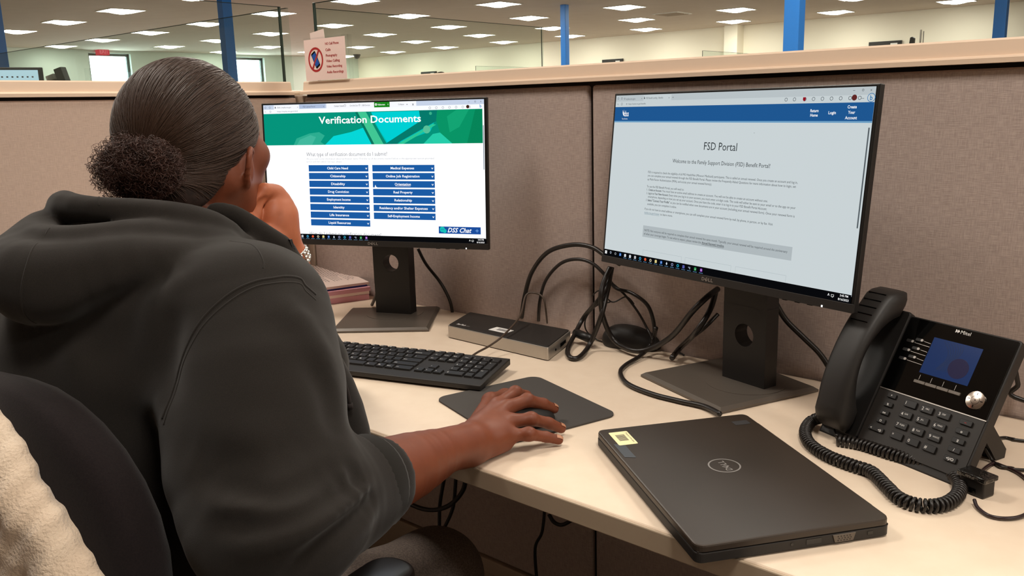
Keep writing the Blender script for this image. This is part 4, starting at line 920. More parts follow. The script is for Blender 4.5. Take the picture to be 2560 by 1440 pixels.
# under the desk
b = B()
cable('hanging_cable', [(0.7042, -0.2000, 0.4358), (0.6851, -0.2000, 0.3648), (0.6782, -0.2000, 0.2960), (0.6661, -0.2000, 0.2241)], .004, 'black cable hanging straight down under the desk, left one')
cable('hanging_cable', [(0.7885, -0.2200, 0.4756), (0.7782, -0.2200, 0.4326), (0.7369, -0.2200, 0.3867), (0.6802, -0.2200, 0.3573), (0.6160, -0.2200, 0.3499), (0.5367, -0.2200, 0.3623), (0.4980, -0.2200, 0.3956)], .005, 'looped black cable drooping under the desk behind the wrist')
cable('hanging_cable', [(0.7384, -0.2000, 0.4453), (0.7289, -0.2000, 0.3828), (0.7147, -0.2000, 0.3457), (0.6802, -0.2000, 0.2871)], .004, 'second looped cable drooping under the desk behind the wrist')
cable('hanging_cable', [(0.8986, -0.1000, 0.3806), (0.8895, -0.1000, 0.3225), (0.8696, -0.1000, 0.2785), (0.8720, -0.1000, 0.2034)], .0035, 'thin cable hanging under the middle of the desk')
cable('hanging_cable', [(0.9492, -0.1500, 0.4032), (0.9622, -0.1500, 0.3898), (0.9825, -0.1500, 0.3902), (1.0077, -0.1500, 0.4086)], .004, 'short sagging cable just under the desk edge, left of the laptop')

# ---------------------------------------------------------------- soft shapes: a distance field turned into one continuous surface
class Field:
    def __init__(s, lo, hi, h):
        s.lo = np.array(lo, np.float32); s.h = h; s.n = (np.ceil((np.array(hi) - s.lo) / h)).astype(int) + 1
        s.D = np.full(s.n, 9.0, np.float32)
    def sub(s, lo, hi, pad):
        a = np.maximum(np.floor((np.array(lo) - pad - s.lo) / s.h).astype(int), 0); b = np.minimum(np.ceil((np.array(hi) + pad - s.lo) / s.h).astype(int) + 1, s.n)
        if (b <= a).any(): return None
        sl = tuple(slice(i, j) for i, j in zip(a, b))
        ax = [s.lo[i] + s.h * np.arange(a[i], b[i], dtype=np.float32) for i in range(3)]
        return sl, ax[0][:, None, None], ax[1][None, :, None], ax[2][None, None, :]
    def merge(s, sl, d, k, op='u'):
        D = s.D[sl]
        if op == 'u':
            h = np.clip(.5 + .5 * (D - d) / k, 0, 1); s.D[sl] = D * (1 - h) + d * h - k * h * (1 - h)
        else:
            d = -d; h = np.clip(.5 - .5 * (D - d) / k, 0, 1); s.D[sl] = D * (1 - h) + d * h + k * h * (1 - h)
        return s
    def cone(s, p, q, r0, r1, k=.02, op='u'):
        p = np.array(p, float); q = np.array(q, float); R_ = max(r0, r1); g = s.sub(np.minimum(p, q) - R_, np.maximum(p, q) + R_, k + .03)
        if g is None: return s
        sl, X, Y, Z = g; v = q - p; L = max(v @ v, 1e-12)
        t = np.clip(((X - p[0]) * v[0] + (Y - p[1]) * v[1] + (Z - p[2]) * v[2]) / L, 0, 1)
        d = np.sqrt((X - p[0] - t * v[0]) ** 2 + (Y - p[1] - t * v[1]) ** 2 + (Z - p[2] - t * v[2]) ** 2) - (r0 + (r1 - r0) * t)
        return s.merge(sl, d.astype(np.float32), k, op)
    def chain(s, pts, rs, k=.02, kin=None, op='u', smooth=3):
        if smooth and len(pts) > 2:
            P = spline(pts, smooth); rr = []
            for i in range(len(rs) - 1): rr += [rs[i] + (rs[i + 1] - rs[i]) * j / smooth for j in range(smooth)]
            rr.append(rs[-1])
        else: P = pts; rr = rs
        # the chain's own distance first, then one merge, so k does not swell it
        P = [np.array(p, float) for p in P]; R_ = max(rr); g = s.sub(np.min(P, axis=0) - R_, np.max(P, axis=0) + R_, k + .03)
        if g is None: return s
        sl, X, Y, Z = g; best = None
        for i in range(len(P) - 1):
            p, q = P[i], P[i + 1]; v = q - p; L = max(v @ v, 1e-12)
            t = np.clip(((X - p[0]) * v[0] + (Y - p[1]) * v[1] + (Z - p[2]) * v[2]) / L, 0, 1)
            d = np.sqrt((X - p[0] - t * v[0]) ** 2 + (Y - p[1] - t * v[1]) ** 2 + (Z - p[2] - t * v[2]) ** 2) - (rr[i] + (rr[i + 1] - rr[i]) * t)
            best = d if best is None else np.minimum(best, d)
        return s.merge(sl, best.astype(np.float32), k, op)
    def ell(s, c, r, A=None, k=.02, op='u'):
        """A: 3x3 rows = axes"""
        c = np.array(c, float); r = np.array(r, float); m = r.max(); g = s.sub(c - m, c + m, k + .03)
        if g is None: return s
        sl, X, Y, Z = g; X = X - c[0]; Y = Y - c[1]; Z = Z - c[2]; A = np.eye(3) if A is None else np.array(A, float)
        u = [A[i][0] * X + A[i][1] * Y + A[i][2] * Z for i in range(3)]
        k0 = np.sqrt(sum((u[i] / r[i]) ** 2 for i in range(3))); k1 = np.sqrt(sum((u[i] / r[i] ** 2) ** 2 for i in range(3)))
        d = np.where(k1 > 1e-6, k0 * (k0 - 1) / np.maximum(k1, 1e-6), -r.min())
        return s.merge(sl, d.astype(np.float32), k, op)
    def crease(s, pts, depth, w):
        """a soft valley (depth > 0) or ridge (depth < 0) along a path lying on the surface"""
        P = [np.array(p, float) for p in spline(pts, 4)]; g = s.sub(np.min(P, axis=0), np.max(P, axis=0), w * 3)
        if g is None: return s
        sl, X, Y, Z = g; best = None; n = len(P) - 1
        for i in range(n):
            p, q = P[i], P[i + 1]; v = q - p; L = max(v @ v, 1e-12)
            t = np.clip(((X - p[0]) * v[0] + (Y - p[1]) * v[1] + (Z - p[2]) * v[2]) / L, 0, 1)
            e = min(1, 4 * (i + .5) / n, 4 * (n - i - .5) / n)
            d = ((X - p[0] - t * v[0]) ** 2 + (Y - p[1] - t * v[1]) ** 2 + (Z - p[2] - t * v[2]) ** 2) / w ** 2
            a = np.exp(-d) * e; best = a if best is None else np.maximum(best, a)
        s.D[sl] += (depth * best).astype(np.float32); return s
    def half(s, p, n, k=.01):
        """cut away everything on the n side of p"""
        g = s.sub(s.lo, s.lo + s.h * s.n, 0); sl, X, Y, Z = g
        d = -((X - p[0]) * n[0] + (Y - p[1]) * n[1] + (Z - p[2]) * n[2]); return s.merge(sl, d.astype(np.float32), k, 's')
    def at(s, P):
        P = (np.asarray(P, float) - s.lo) / s.h; i = np.clip(np.floor(P).astype(int), 0, s.n - 2); f = P - i; out = 0
        for a in (0, 1):
            for b in (0, 1):
                for c in (0, 1):
                    w = (f[:, 0] if a else 1 - f[:, 0]) * (f[:, 1] if b else 1 - f[:, 1]) * (f[:, 2] if c else 1 - f[:, 2]); out = out + w * s.D[i[:, 0] + a, i[:, 1] + b, i[:, 2] + c]
        return out
    def snap(s, pts, off=0, n=12):
        P = np.array([tuple(p) for p in pts], float); e = s.h
        for _ in range(n):
            d = s.at(P); G = np.stack([(s.at(P + np.eye(3)[i] * e) - s.at(P - np.eye(3)[i] * e)) / (2 * e) for i in range(3)], 1); g2 = np.maximum((G ** 2).sum(1), .05)
            P = P - G * ((d - off) / g2 * .8)[:, None]
        return [Vector(p) for p in P]
    def surface(s, smooth=1):
        D = s.D; sg = D < 0; n = np.array(D.shape) - 1
        c = np.zeros(tuple(n), np.int8)
        for a in (0, 1):
            for b in (0, 1):
                for d in (0, 1): c += sg[a:a + n[0], b:b + n[1], d:d + n[2]]
        cells = np.argwhere((c > 0) & (c < 8)); idx = -np.ones(tuple(n), np.int64); idx[cells[:, 0], cells[:, 1], cells[:, 2]] = np.arange(len(cells))
        acc = np.zeros((len(cells), 3)); cnt = np.zeros(len(cells))
        cor = [(a, b, d) for a in (0, 1) for b in (0, 1) for d in (0, 1)]
        val = {q: D[cells[:, 0] + q[0], cells[:, 1] + q[1], cells[:, 2] + q[2]] for q in cor}
        for q in cor:
            for ax in range(3):
                if q[ax] == 0:
                    q2 = list(q); q2[ax] = 1; q2 = tuple(q2); v0, v1 = val[q], val[q2]; m = (v0 < 0) != (v1 < 0); t = np.where(m, v0 / np.where(m, v0 - v1, 1), 0)
                    p = np.tile(np.array(q, float), (len(cells), 1)); p[:, ax] = t; acc += p * m[:, None]; cnt += m
        V = (cells + acc / np.maximum(cnt, 1)[:, None]) * s.h + s.lo
        F = []
        for ax in range(3):
            o = [i for i in range(3) if i != ax]; e = [0, 0, 0]; e[ax] = 1
            A = sg[:D.shape[0] - e[0], :D.shape[1] - e[1], :D.shape[2] - e[2]]; Bq = sg[e[0]:, e[1]:, e[2]:]
            m = A != Bq; m = m.copy()
            for q in o:
                sl = [slice(None)] * 3; sl[q] = 0; m[tuple(sl)] = False; sl[q] = m.shape[q] - 1; m[tuple(sl)] = False
            I = np.argwhere(m)
            def at(dx, dy):
                j = I.copy(); j[:, o[0]] -= dx; j[:, o[1]] -= dy; return idx[j[:, 0], j[:, 1], j[:, 2]]
            q = np.stack([at(0, 0), at(1, 0), at(1, 1), at(0, 1)], 1); ins = A[I[:, 0], I[:, 1], I[:, 2]]
            flip = ins if ax != 1 else ~ins; q[~flip] = q[~flip][:, ::-1]; F.append(q)
        F = np.concatenate(F); F = F[(F >= 0).all(1)]
        for _ in range(smooth):
            S = np.zeros_like(V); k = np.zeros(len(V))
            for a, b in ((0, 1), (1, 2), (2, 3), (3, 0)):
                np.add.at(S, F[:, a], V[F[:, b]]); np.add.at(k, F[:, a], 1); np.add.at(S, F[:, b], V[F[:, a]]); np.add.at(k, F[:, b], 1)
            V = V * .5 + .5 * S / np.maximum(k, 1)[:, None]
        return V, F
def surf_obj(name, fields, m, parent=None, smooth=1):
    """one mesh from one or more fields"""
    me = bpy.data.meshes.new(name); vs = []; fs = []; n = 0
    for f in fields:
        V, F = f.surface(smooth); vs.append(V); fs.append(F + n); n += len(V)
    V = np.concatenate(vs); F = np.concatenate(fs)
    me.vertices.add(len(V)); me.vertices.foreach_set('co', V.astype(np.float32).ravel()); me.loops.add(len(F) * 4); me.loops.foreach_set('vertex_index', F.astype(np.int32).ravel())
    me.polygons.add(len(F)); me.polygons.foreach_set('loop_start', np.arange(0, len(F) * 4, 4, dtype=np.int32))
    me.update(calc_edges=True); me.validate(); me.polygons.foreach_set('use_smooth', [True] * len(me.polygons)); me.materials.append(m if not isinstance(m, str) else M[m])
    o = bpy.data.objects.new(name, me); C.link(o)
    if parent is not None: o.parent = parent
    return o

# ---------------------------------------------------------------- the seated woman
# torso frame: a to her right, b forward, c up, from the middle of the upper chest
TC = np.array([.92, -.891, .984]); TS = np.array([.9926, .1205, 0]); TF = np.array([-.1205, .9926, 0]); TU = np.array([0, 0, 1.])
def tp(a, b, c): return TC + TS * a + TF * b + TU * c
HC = np.array((0.8651, -0.7922, 1.1906))
HF0 = np.array([-.43, .903, 0]); HS = np.array([.903, .43, 0]); hd_t = math.radians(6)    # head tipped forward a little
HF = HF0 * math.cos(hd_t) - TU * math.sin(hd_t); HU = TU * math.cos(hd_t) + HF0 * math.sin(hd_t)
def hp(a, b, c): return HC + HS * a + HF * b + HU * c
HA = [HS, HF, HU]; TA = [TS, TF, TU]
M['skin'] = mat('skin', '713b25', .5, spec=.35, sss=.12, noise=(55, '7a4129', .6), bump=(700, .12, .0006))
M['skinlit'] = mat('skin_screenlit', 'a85f40', .5, spec=.35, sss=.15, noise=(40, 'b46a47', .6), bump=(500, .12, .0006))  # skin with the monitor's glow put into its colour
M['nail'] = mat('fingernail', 'bd8668', .25, spec=.6, coat=.3)
M['hoodie'] = mat('hoodie_fleece', '221f1c', .95, spec=.12, sheen=.12, noise=(900, '282421', .8), bump=(1400, .25, .0008))
M['rib'] = mat('rib_knit', '211f1c', .95, spec=.1, sheen=.1, bump=(1, .5, .001, (1, 1, 1)))
M['hair'] = mat('dark_hair', '211712', .7, spec=.3, noise=(140, '2f221d', .8))
M['haircurl'] = mat('curly_hair', '3a241c', .5, spec=.4, noise=(60, '4c3026', .8))
M['jeans'] = mat('grey_trousers', '6a5d54', .9, noise=(400, '3b3533', .7), bump=(900, .3, .0008))
wrist = np.array((1.1880, -0.6227, 0.7740)); elbow = np.array((1.2409, -0.9470, 0.8147)); RS = tp(.19, 0, 0); LS = tp(-.19, 0, -.01)
lwrist = np.array((0.8874, -0.6703, 0.9976)); lelbow = np.array((.79, -.575, DESK + .057))
person = thing('person', 'woman in a charcoal hoodie at the desk, chin on one hand, other on the mouse', 'person', (TC[0], TC[1] - .1, 0))
person.location = (TC[0], TC[1] - .1, .0)
PI_ = Matrix.Translation(person.location).inverted()
def ppart(o): o.parent = person; o.matrix_parent_inverse = PI_; return o

# --- body: head and neck, arms with hands, hidden trunk and legs, as one mesh
fh = Field(HC - .17, HC + .17, .003)
fh.ell(hp(0, 0, -.004), (.078, .092, .088), HA, .01)
fh.ell(hp(0, .050, -.045), (.066, .066, .085), HA, .02)          # face mass
fh.ell(hp(0, .060, -.100), (.040, .042, .034), HA, .025)         # chin
for s_ in (-1, 1):
    fh.cone(hp(s_ * .060, .0, -.062), hp(s_ * .034, .066, -.112), .024, .018, .025)      # jaw
    fh.ell(hp(s_ * .050, .070, -.028), (.022, .022, .02), HA, .02)      # cheekbone
    fh.ell(hp(s_ * .031, .108, .002), (.014, .012, .009), HA, .008, 's')
    fh.ell(hp(s_ * .031, .097, .002), (.0125, .0125, .0125), HA, .002)
    fh.cone(hp(s_ * .014, .100, .018), hp(s_ * .042, .088, .018), .007, .006, .012)
    # ear: rim, lobe and bowl
    fh.ell(hp(s_ * .080, 0.003, -.050), (.008, .013, .023), [HS * .93 - HF * .36 * s_, HF * .93 + HS * .36 * s_, HU], .004)
    fh.chain([hp(s_ * .079, 0.014, -.040), hp(s_ * .086, 0.011, -.027), hp(s_ * .092, -0.003, -.024), hp(s_ * .095, -0.011, -.036), hp(s_ * .091, -0.009, -.054), hp(s_ * .084, -0.001, -.069), hp(s_ * .079, 0.007, -.072)], [.0026, .0036, .0042, .0042, .0042, .0060, .0045], .003)
    fh.ell(hp(s_ * .094, 0.000, -.046), (.006, .0075, .013), HA, .003, 's')
fh.cone(hp(0, .112, .0), hp(0, .128, -.034), .008, .012, .012); fh.ell(hp(.012, .118, -.038), (.008, .009, .007), HA, .006); fh.ell(hp(-.012, .118, -.038), (.008, .009, .007), HA, .006)
fh.ell(hp(0, .109, -.062), (.022, .010, .007), HA, .006); fh.ell(hp(0, .107, -.072), (.019, .010, .007), HA, .005); fh.crease([hp(-.024, .113, -.067), hp(0, .121, -.067), hp(.024, .113, -.067)], .004, .003)
fh.chain([hp(0, -.010, -.06), hp(0, -.012, -.12), tp(0, .01, .06)], [.055, .055, .064], .03)
fn = [fh]
def hand_right():
    f = Field(np.array((1.1718, -0.5169, 0.7700)) - np.array([.33, .33, .2]), np.array((1.1718, -0.5169, 0.7700)) + np.array([.14, .14, .12]), .0022)
    mcp = [np.array((1.1379, -0.5018, 0.7800)), np.array((1.1627, -0.5094, 0.7840)), np.array((1.1887, -0.5326, 0.7770)), np.array((1.2027, -0.5527, 0.7660))]
    for i, m_ in enumerate(mcp):
        f.cone(wrist + (m_ - wrist) * .12 + np.array([0, 0, -.004 * i]), m_, .0175 - .001 * i, .0118 - .0006 * i, .014)
    f.ell((mcp[0] + mcp[3]) / 2 * .5 + wrist * .5 + np.array([.004, 0, -.004]), (.03, .034, .017), None, .016)
    f.cone(wrist + np.array([0, -.012, -.012]), mcp[3] + np.array([-.004, -.004, -.012]), .016, .011, .014)       # outer heel of the hand
    fing = [([(1.1340, -0.4559, 0.7860), (1.1347, -0.4315, 0.7740), (1.1339, -0.4223, 0.7620)], [.0098, .0088, .0078, .007]),
            ([(1.1703, -0.4711, 0.7860), (1.1783, -0.4436, 0.7740), (1.1840, -0.4248, 0.7620)], [.0100, .0088, .0080, .0070]),
            ([(1.2067, -0.5065, 0.7760), (1.2157, -0.4778, 0.7630), (1.2238, -0.4592, 0.7510)], [.0096, .0084, .0077, .0068]),
            ([(1.2241, -0.5333, 0.7660), (1.2334, -0.5068, 0.7560), (1.2445, -0.4919, 0.7490)], [.0088, .0078, .0070, .0062])]
    for m_, (P, r_) in zip(mcp, fing):
        P = [np.array(p) for p in P]; pts = [m_] + P
        r_ = [q * 1.07 for q in r_]
        for i in range(3): f.cone(pts[i], pts[i + 1], r_[i], r_[i + 1], .004 if i else .007)
        f.ell(P[0] + np.array([0, 0, .001]), (.0102, .0102, .0096), None, .005)      # knuckle
    # thumb, along the far side of the mouse
    th = [wrist + np.array([-.006, .012, -.002]), np.array((1.0794, -0.4530, 0.7600)), np.array((1.0706, -0.4088, 0.7540)), np.array((1.0730, -0.3858, 0.7520))]
    for i in range(3): f.cone(th[i], th[i + 1], (.016, .0125, .0105)[i], (.0125, .0105, .008)[i], .010)
    v = (elbow - wrist) / np.linalg.norm(elbow - wrist)
    f.chain([wrist + np.array([.004, .003, 0]), wrist + v * .05 + np.array([0, 0, .001]), wrist + v * .12, wrist + v * .19, wrist + v * .245], [.0265, .030, .0405, .0465, .049], .016)
    f.crease([wrist + np.array([-.01, .016, .024]), wrist + np.array([-.004, .006, .028]), wrist + np.array([.0, -.008, .026])], .0012, .004)
    return f, mcp, fing
fr, mcp, fing = hand_right(); fn.append(fr)
lh = np.array((0.8869, -0.6980, 1.0715)); fl = Field(lh - np.array([.16, .13, .34]), lh + np.array([.13, .16, .12]), .0022)
fl.chain([lelbow, lelbow * .5 + lwrist * .5, lwrist], [.040, .038, .0265], .01)
fl.chain([lwrist, np.array((0.8896, -0.6844, 1.0382)), np.array((0.8891, -0.6840, 1.0672)), np.array((0.8874, -0.6860, 1.0903))], [.0255, .030, .0295, .021], .014)
fl.ell(np.array((0.9021, -0.6969, 1.0523)), (.022, .026, .040), None, .014)
for i in range(4):      # fingers bent at the knuckles, tips resting on the chin, stacked away from the viewer
    st = np.array([-.0150, .0085, -.0015]) * i
    k0 = np.array((0.8967, -0.6885, 1.1013)) + st; k1 = np.array((0.9017, -0.7095, 1.1069)) + st; k2 = np.array((0.9034, -0.7264, 1.0886)) + st; k3 = np.array((0.9009, -0.7267, 1.0701)) + st
    fl.cone(k0, k1, .0118, .0104, .006); fl.cone(k1, k2, .0102, .0090, .003); fl.cone(k2, k3, .0090, .0076, .003)
fl.chain([np.array((0.9126, -0.7054, 1.0371)), np.array((0.9179, -0.7246, 1.0486)), np.array((0.9154, -0.7369, 1.0606)), np.array((0.9091, -0.7392, 1.0721))], [.015, .0125, .0105, .0085], .006)     # thumb
fl.chain(fl.snap([(0.9352, -0.7175, 1.0960), (0.9286, -0.7253, 1.0877), (0.9249, -0.7315, 1.0760), (0.9237, -0.7356, 1.0643)]), [.004, .0075, .008, .004], .005, op='s')
fl.crease(fl.snap([(0.9386, -0.7044, 1.0838), (0.9360, -0.7123, 1.0624), (0.9290, -0.7217, 1.0491)]), .0022, .004)
fl.crease(fl.snap([(0.9225, -0.6915, 1.0326), (0.9241, -0.7030, 1.0344), (0.9255, -0.7139, 1.0394)]), .0018, .003)
fn.append(fl)
# trunk and legs (mostly clothed), coarser
ft = Field(tp(-.3, -.35, -.62), tp(.34, .62, .12), .012); pel = tp(.01, -.10, -.42)
ft.ell(tp(0, 0, -.02), (.16, .10, .11), TA, .05); ft.ell(tp(0, -.03, -.2), (.15, .11, .16), TA, .05); ft.ell(pel, (.17, .13, .12), TA, .05)
fn.append(ft)
body = ppart(surf_obj('body', fn, 'skin', smooth=1))
# screen glow painted into the raised hand's colour: same mesh, second material
body.data.materials.append(M['skinlit'])
nv_ = len(fl.surface(0)[0]); nb_ = len(ft.surface(0)[0]); nt_ = len(body.data.vertices); mi = np.array([1 if nt_ - nb_ - nv_ <= p.vertices[0] < nt_ - nb_ else 0 for p in body.data.polygons], dtype=np.int32); body.data.polygons.foreach_set('material_index', mi)
# fingernails
for i, (P, r_) in enumerate(fing):
    if i == 0: continue
    a, c = np.array(P[1]), np.array(P[2]); v = Vector(c - a).normalized(); up = Vector((0, 0, 1)); n_ = (up - v * up.dot(v)).normalized(); sd = v.cross(n_)
    b = B(); Mn = Matrix(((v.x, sd.x, n_.x, c[0]), (v.y, sd.y, n_.y, c[1]), (v.z, sd.z, n_.z, c[2]), (0, 0, 0, 1))); r_ = [x_ * 1.07 for x_ in r_]; w_ = r_[3] * .86; q = []
    for iu in range(7):
        for iv in range(7):
            u = -1 + 2 * iu / 6; t_ = -1 + 2 * iv / 6; k = math.sqrt(max(0, 1 - max(0, u) ** 2.5)) ; q.append((-.0008 + u * .0052, t_ * w_ * (.75 + .25 * k), r_[3] * math.sqrt(max(0, 1.12 - (t_ * .83) ** 2)) + .0004 - max(0, u) ** 2 * .0016))
    b.add(q, [[iu * 7 + iv, (iu + 1) * 7 + iv, (iu + 1) * 7 + iv + 1, iu * 7 + iv + 1] for iu in range(6) for iv in range(6)], Mn)
    ppart(b.build('fingernail', 'nail', smooth='all'))

# --- hoodie
f = Field(tp(-.36, -.38, -.50), tp(.50, .34, .19), .0042)
f.ell(tp(0, -.005, -.03), (.205, .135, .13), TA, .05)
f.ell(tp(-.015, -.03, -.16), (.212, .155, .16), TA, .06)
f.ell(tp(-.06, -.09, -.12), (.19, .13, .13), TA, .06)
f.ell(tp(-.005, -.05, -.30), (.22, .175, .16), TA, .06)
f.ell(tp(.02, .03, -.27), (.17, .15, .15), TA, .06)
f.ell(tp(.01, -.09, -.42), (.20, .18, .12), TA, .05)
f.ell(tp(.0, -.055, .015), (.12, .085, .06), TA, .05)                       # upper back hump
for s_ in (-1, 1): f.cone(tp(s_ * .05, .0, .045), tp(s_ * .17, .0, -.01), .05, .078, .05)     # shoulder slope
# right sleeve
f.chain([RS - TS * .012, RS * .62 + elbow * .38 + TS * -.010, RS * .25 + elbow * .75 - TS * .018, elbow], [.088, .096, .094, .076], .035)
vw = wrist - elbow; lw = np.linalg.norm(vw); vw = vw / lw
cuff = elbow + vw * (lw - .190)
f.chain([elbow, elbow + vw * .04, cuff - vw * .05, cuff - vw * .02, cuff], [.076, .073, .062, .054, .052], .03)
# left sleeve, propped on the desk
f.chain([LS, LS * .5 + lelbow * .5 + TU * -.02, lelbow], [.085, .075, .055], .03)
f.chain([lelbow, lelbow * .55 + lwrist * .45], [.055, .045], .02)
# hood
f.chain([tp(-.10, .06, .05), tp(-.09, -.06, .07), tp(-.02, -.135, .07), tp(.03, -.155, .058), tp(.062, -.13, .06), tp(.095, -.085, .070), tp(.125, -.01, .068), tp(.12, .05, .04), tp(.09, .10, -.01)], [.026, .032, .042, .046, .043, .034, .022, .016, .014], .007)
f.chain([tp(-.085, .10, .03), tp(-.10, .02, .07), tp(-.07, -.07, .095), tp(-.01, -.125, .092), tp(.045, -.115, .09), tp(.085, -.05, .09), tp(.10, .025, .07), tp(.085, .085, .04), tp(.068, .125, .012)], [.018, .022, .026, .028, .028, .028, .027, .024, .018], .008)
f.chain([tp(-.07, .05, .085), tp(-.065, -.03, .115), tp(-.03, -.08, .128), tp(.03, -.08, .128), tp(.078, -.02, .115), tp(.088, .05, .085), tp(.066, .115, .035)], [.014, .016, .018, .018, .018, .018, .015], .007)
# chest front with the zipper edge
f.chain([tp(.060, .112, .02), tp(.070, .130, -.04), tp(.100, .158, -.10), tp(.120, .182, -.18), tp(.125, .185, -.28), tp(.12, .15, -.38)], [.018, .028, .033, .036, .036, .03], .02)
# standing collar end beside the chin
f.chain([(0.9427, -0.8311, 1.0977), (0.9608, -0.7983, 1.0875), (0.9777, -0.7765, 1.0654), (0.9885, -0.7586, 1.0476), (0.9933, -0.7497, 1.0404), (1.0007, -0.7478, 1.0238), (1.0207, -0.7505, 0.9999), (1.0467, -0.7595, 0.9836)], [.008, .013, .016, .016, .014, .016, .022, .026], .012)
# neck hole
f.chain([hp(0, -.01, -.10), tp(0, .005, .14), tp(0, .03, .06)], [.056, .060, .05], .012, op='s')
# open cuff
f.cone(cuff - vw * .012, cuff + vw * .05, .045, .049, .004, 's')
# folds on the back and the sleeve
def al(t, a, r=.1):
    """a point on the upper sleeve: t along it, a around it (radians, 0 towards her right)"""
    ax = (elbow - RS) / np.linalg.norm(elbow - RS); e1 = TS - ax * (TS @ ax); e1 /= np.linalg.norm(e1); e2 = np.cross(ax, e1); return RS + (elbow - RS) * t + (e1 * math.cos(a) + e2 * math.sin(a)) * r
def fa(t, a, r=.06):
    e1 = TU - vw * (TU @ vw); e1 /= np.linalg.norm(e1); e2 = np.cross(vw, e1); return elbow + vw * t + (e1 * math.cos(a) + e2 * math.sin(a)) * r
for pts, dep, w_ in (
    ([(1.0463, -1.0633, 1.0004), (1.0363, -1.0253, 1.0244), (1.0414, -0.9752, 1.0459), (1.0532, -0.9211, 1.0605)], -.006, .022),
    ([(1.0964, -1.0585, 0.9589), (1.0925, -1.0255, 0.9950), (1.0869, -0.9827, 1.0227), (1.1003, -0.9256, 1.0440)], -.007, .022),
    ([(1.0759, -1.0697, 0.9824), (1.0684, -1.0290, 1.0087), (1.0662, -0.9842, 1.0332), (1.0926, -0.9293, 1.0547)], .005, .016),
    ([(1.1467, -1.0431, 0.9567), (1.1250, -1.0138, 0.9853), (1.1167, -0.9735, 1.0123)], .006, .018),
    ([(1.0553, -1.1102, 0.9968), (1.0836, -1.0913, 0.9774), (1.1122, -1.0731, 0.9541), (1.1409, -1.0549, 0.9309)], -.008, .025)): f.crease(f.snap(pts), dep, w_)
for pts, dep, w_ in (
    ([(1.2234, -1.0245, 0.8817), (1.3008, -1.0095, 0.8922), (1.3216, -0.9658, 0.8893), (1.3071, -0.9003, 0.8797)], 0.0152, .013),
    ([(1.2392, -1.0150, 0.8667), (1.3105, -1.0052, 0.8771), (1.3287, -0.9635, 0.8750), (1.2962, -0.8881, 0.8597)], -0.0084, .012),
    ([(1.2530, -1.0092, 0.8445), (1.3121, -0.9961, 0.8559), (1.3194, -0.9494, 0.8568), (1.2848, -0.8749, 0.8452)], 0.0170, .011),
    ([(1.2722, -0.9983, 0.8239), (1.3135, -0.9736, 0.8350), (1.3161, -0.9300, 0.8398), (1.2874, -0.8753, 0.8351)], -0.0101, .011),
    ([(1.2797, -0.9709, 0.8020), (1.3152, -0.9496, 0.8191), (1.3100, -0.9119, 0.8263), (1.2840, -0.8681, 0.8225)], 0.0152, .010),
    ([(1.1874, -1.0226, 0.9034), (1.2730, -1.0138, 0.9146), (1.3021, -0.9752, 0.9164), (1.2854, -0.9095, 0.9147)], 0.0084, .020),
    ([(1.2918, -0.8887, 0.8716), (1.2941, -0.8797, 0.8474), (1.2892, -0.8780, 0.8191)], 0.0032, .006),
    ([(1.2848, -0.8961, 0.8659), (1.2946, -0.8930, 0.8461), (1.2899, -0.8916, 0.8160)], 0.0032, .006),
    ([(1.2342, -0.8863, 0.9646), (1.2538, -0.8793, 0.9280), (1.2710, -0.8846, 0.9034)], 0.0084, .015),
    ([(1.1860, -0.8867, 1.0170), (1.2156, -0.8714, 0.9793), (1.2409, -0.8734, 0.9410)], -0.0068, .018)): f.crease(f.snap(pts), dep, w_)
# gentle cloth unevenness
sl, X, Y, Z = f.sub(f.lo, f.lo + f.h * f.n, 0)
f.D[sl] += (.0022 * (np.sin(X * 31 + Z * 17) * np.sin(Y * 27 - Z * 23) + .6 * np.sin(X * 53 - Y * 41 + Z * 38))).astype(np.float32)
hood = ppart(surf_obj('hoodie', [f], 'hoodie', smooth=2))
fhood = f
def seam(pts, r, name='seam', m_='hoodie', n=14, off=-.0008):
    r = r * .8
    b = B(); b.tube(f.snap(spline(f.snap(pts), n), off), r, 6); return ppart(b.build(name, m_, smooth='all'))
arm1 = [(1.1681, -0.8364, 1.0115), (1.1707, -0.8439, 1.0254), (1.1652, -0.8465, 1.0332), (1.1734, -0.8629, 1.0458), (1.1786, -0.8829, 1.0548), (1.1719, -0.9027, 1.0523), (1.1605, -0.9293, 1.0388), (1.1479, -0.9600, 1.0140), (1.1405, -0.9866, 0.9876), (1.1396, -1.0076, 0.9618), (1.1432, -1.0242, 0.9383), (1.1424, -1.0279, 0.9270)]
seam(arm1, .0026); seam([tuple(np.array(p) + np.array([.006, -.004, -.004])) for p in arm1], .0018)
seam([(1.0723, -0.8696, 1.0926), (1.0925, -0.8693, 1.0791), (1.1133, -0.8688, 1.0650), (1.1403, -0.8768, 1.0489), (1.1506, -0.8823, 1.0457)], .0016)
seam([(0.9705, -1.0204, 1.1025), (0.9856, -1.0391, 1.0848), (0.9963, -1.0504, 1.0580), (0.9979, -1.0566, 1.0297), (0.9940, -1.0520, 1.0090)], .0016)
seam([(0.9641, -0.9514, 1.1310), (0.9578, -0.9581, 1.1259), (0.9781, -0.9697, 1.1182)], .0014)
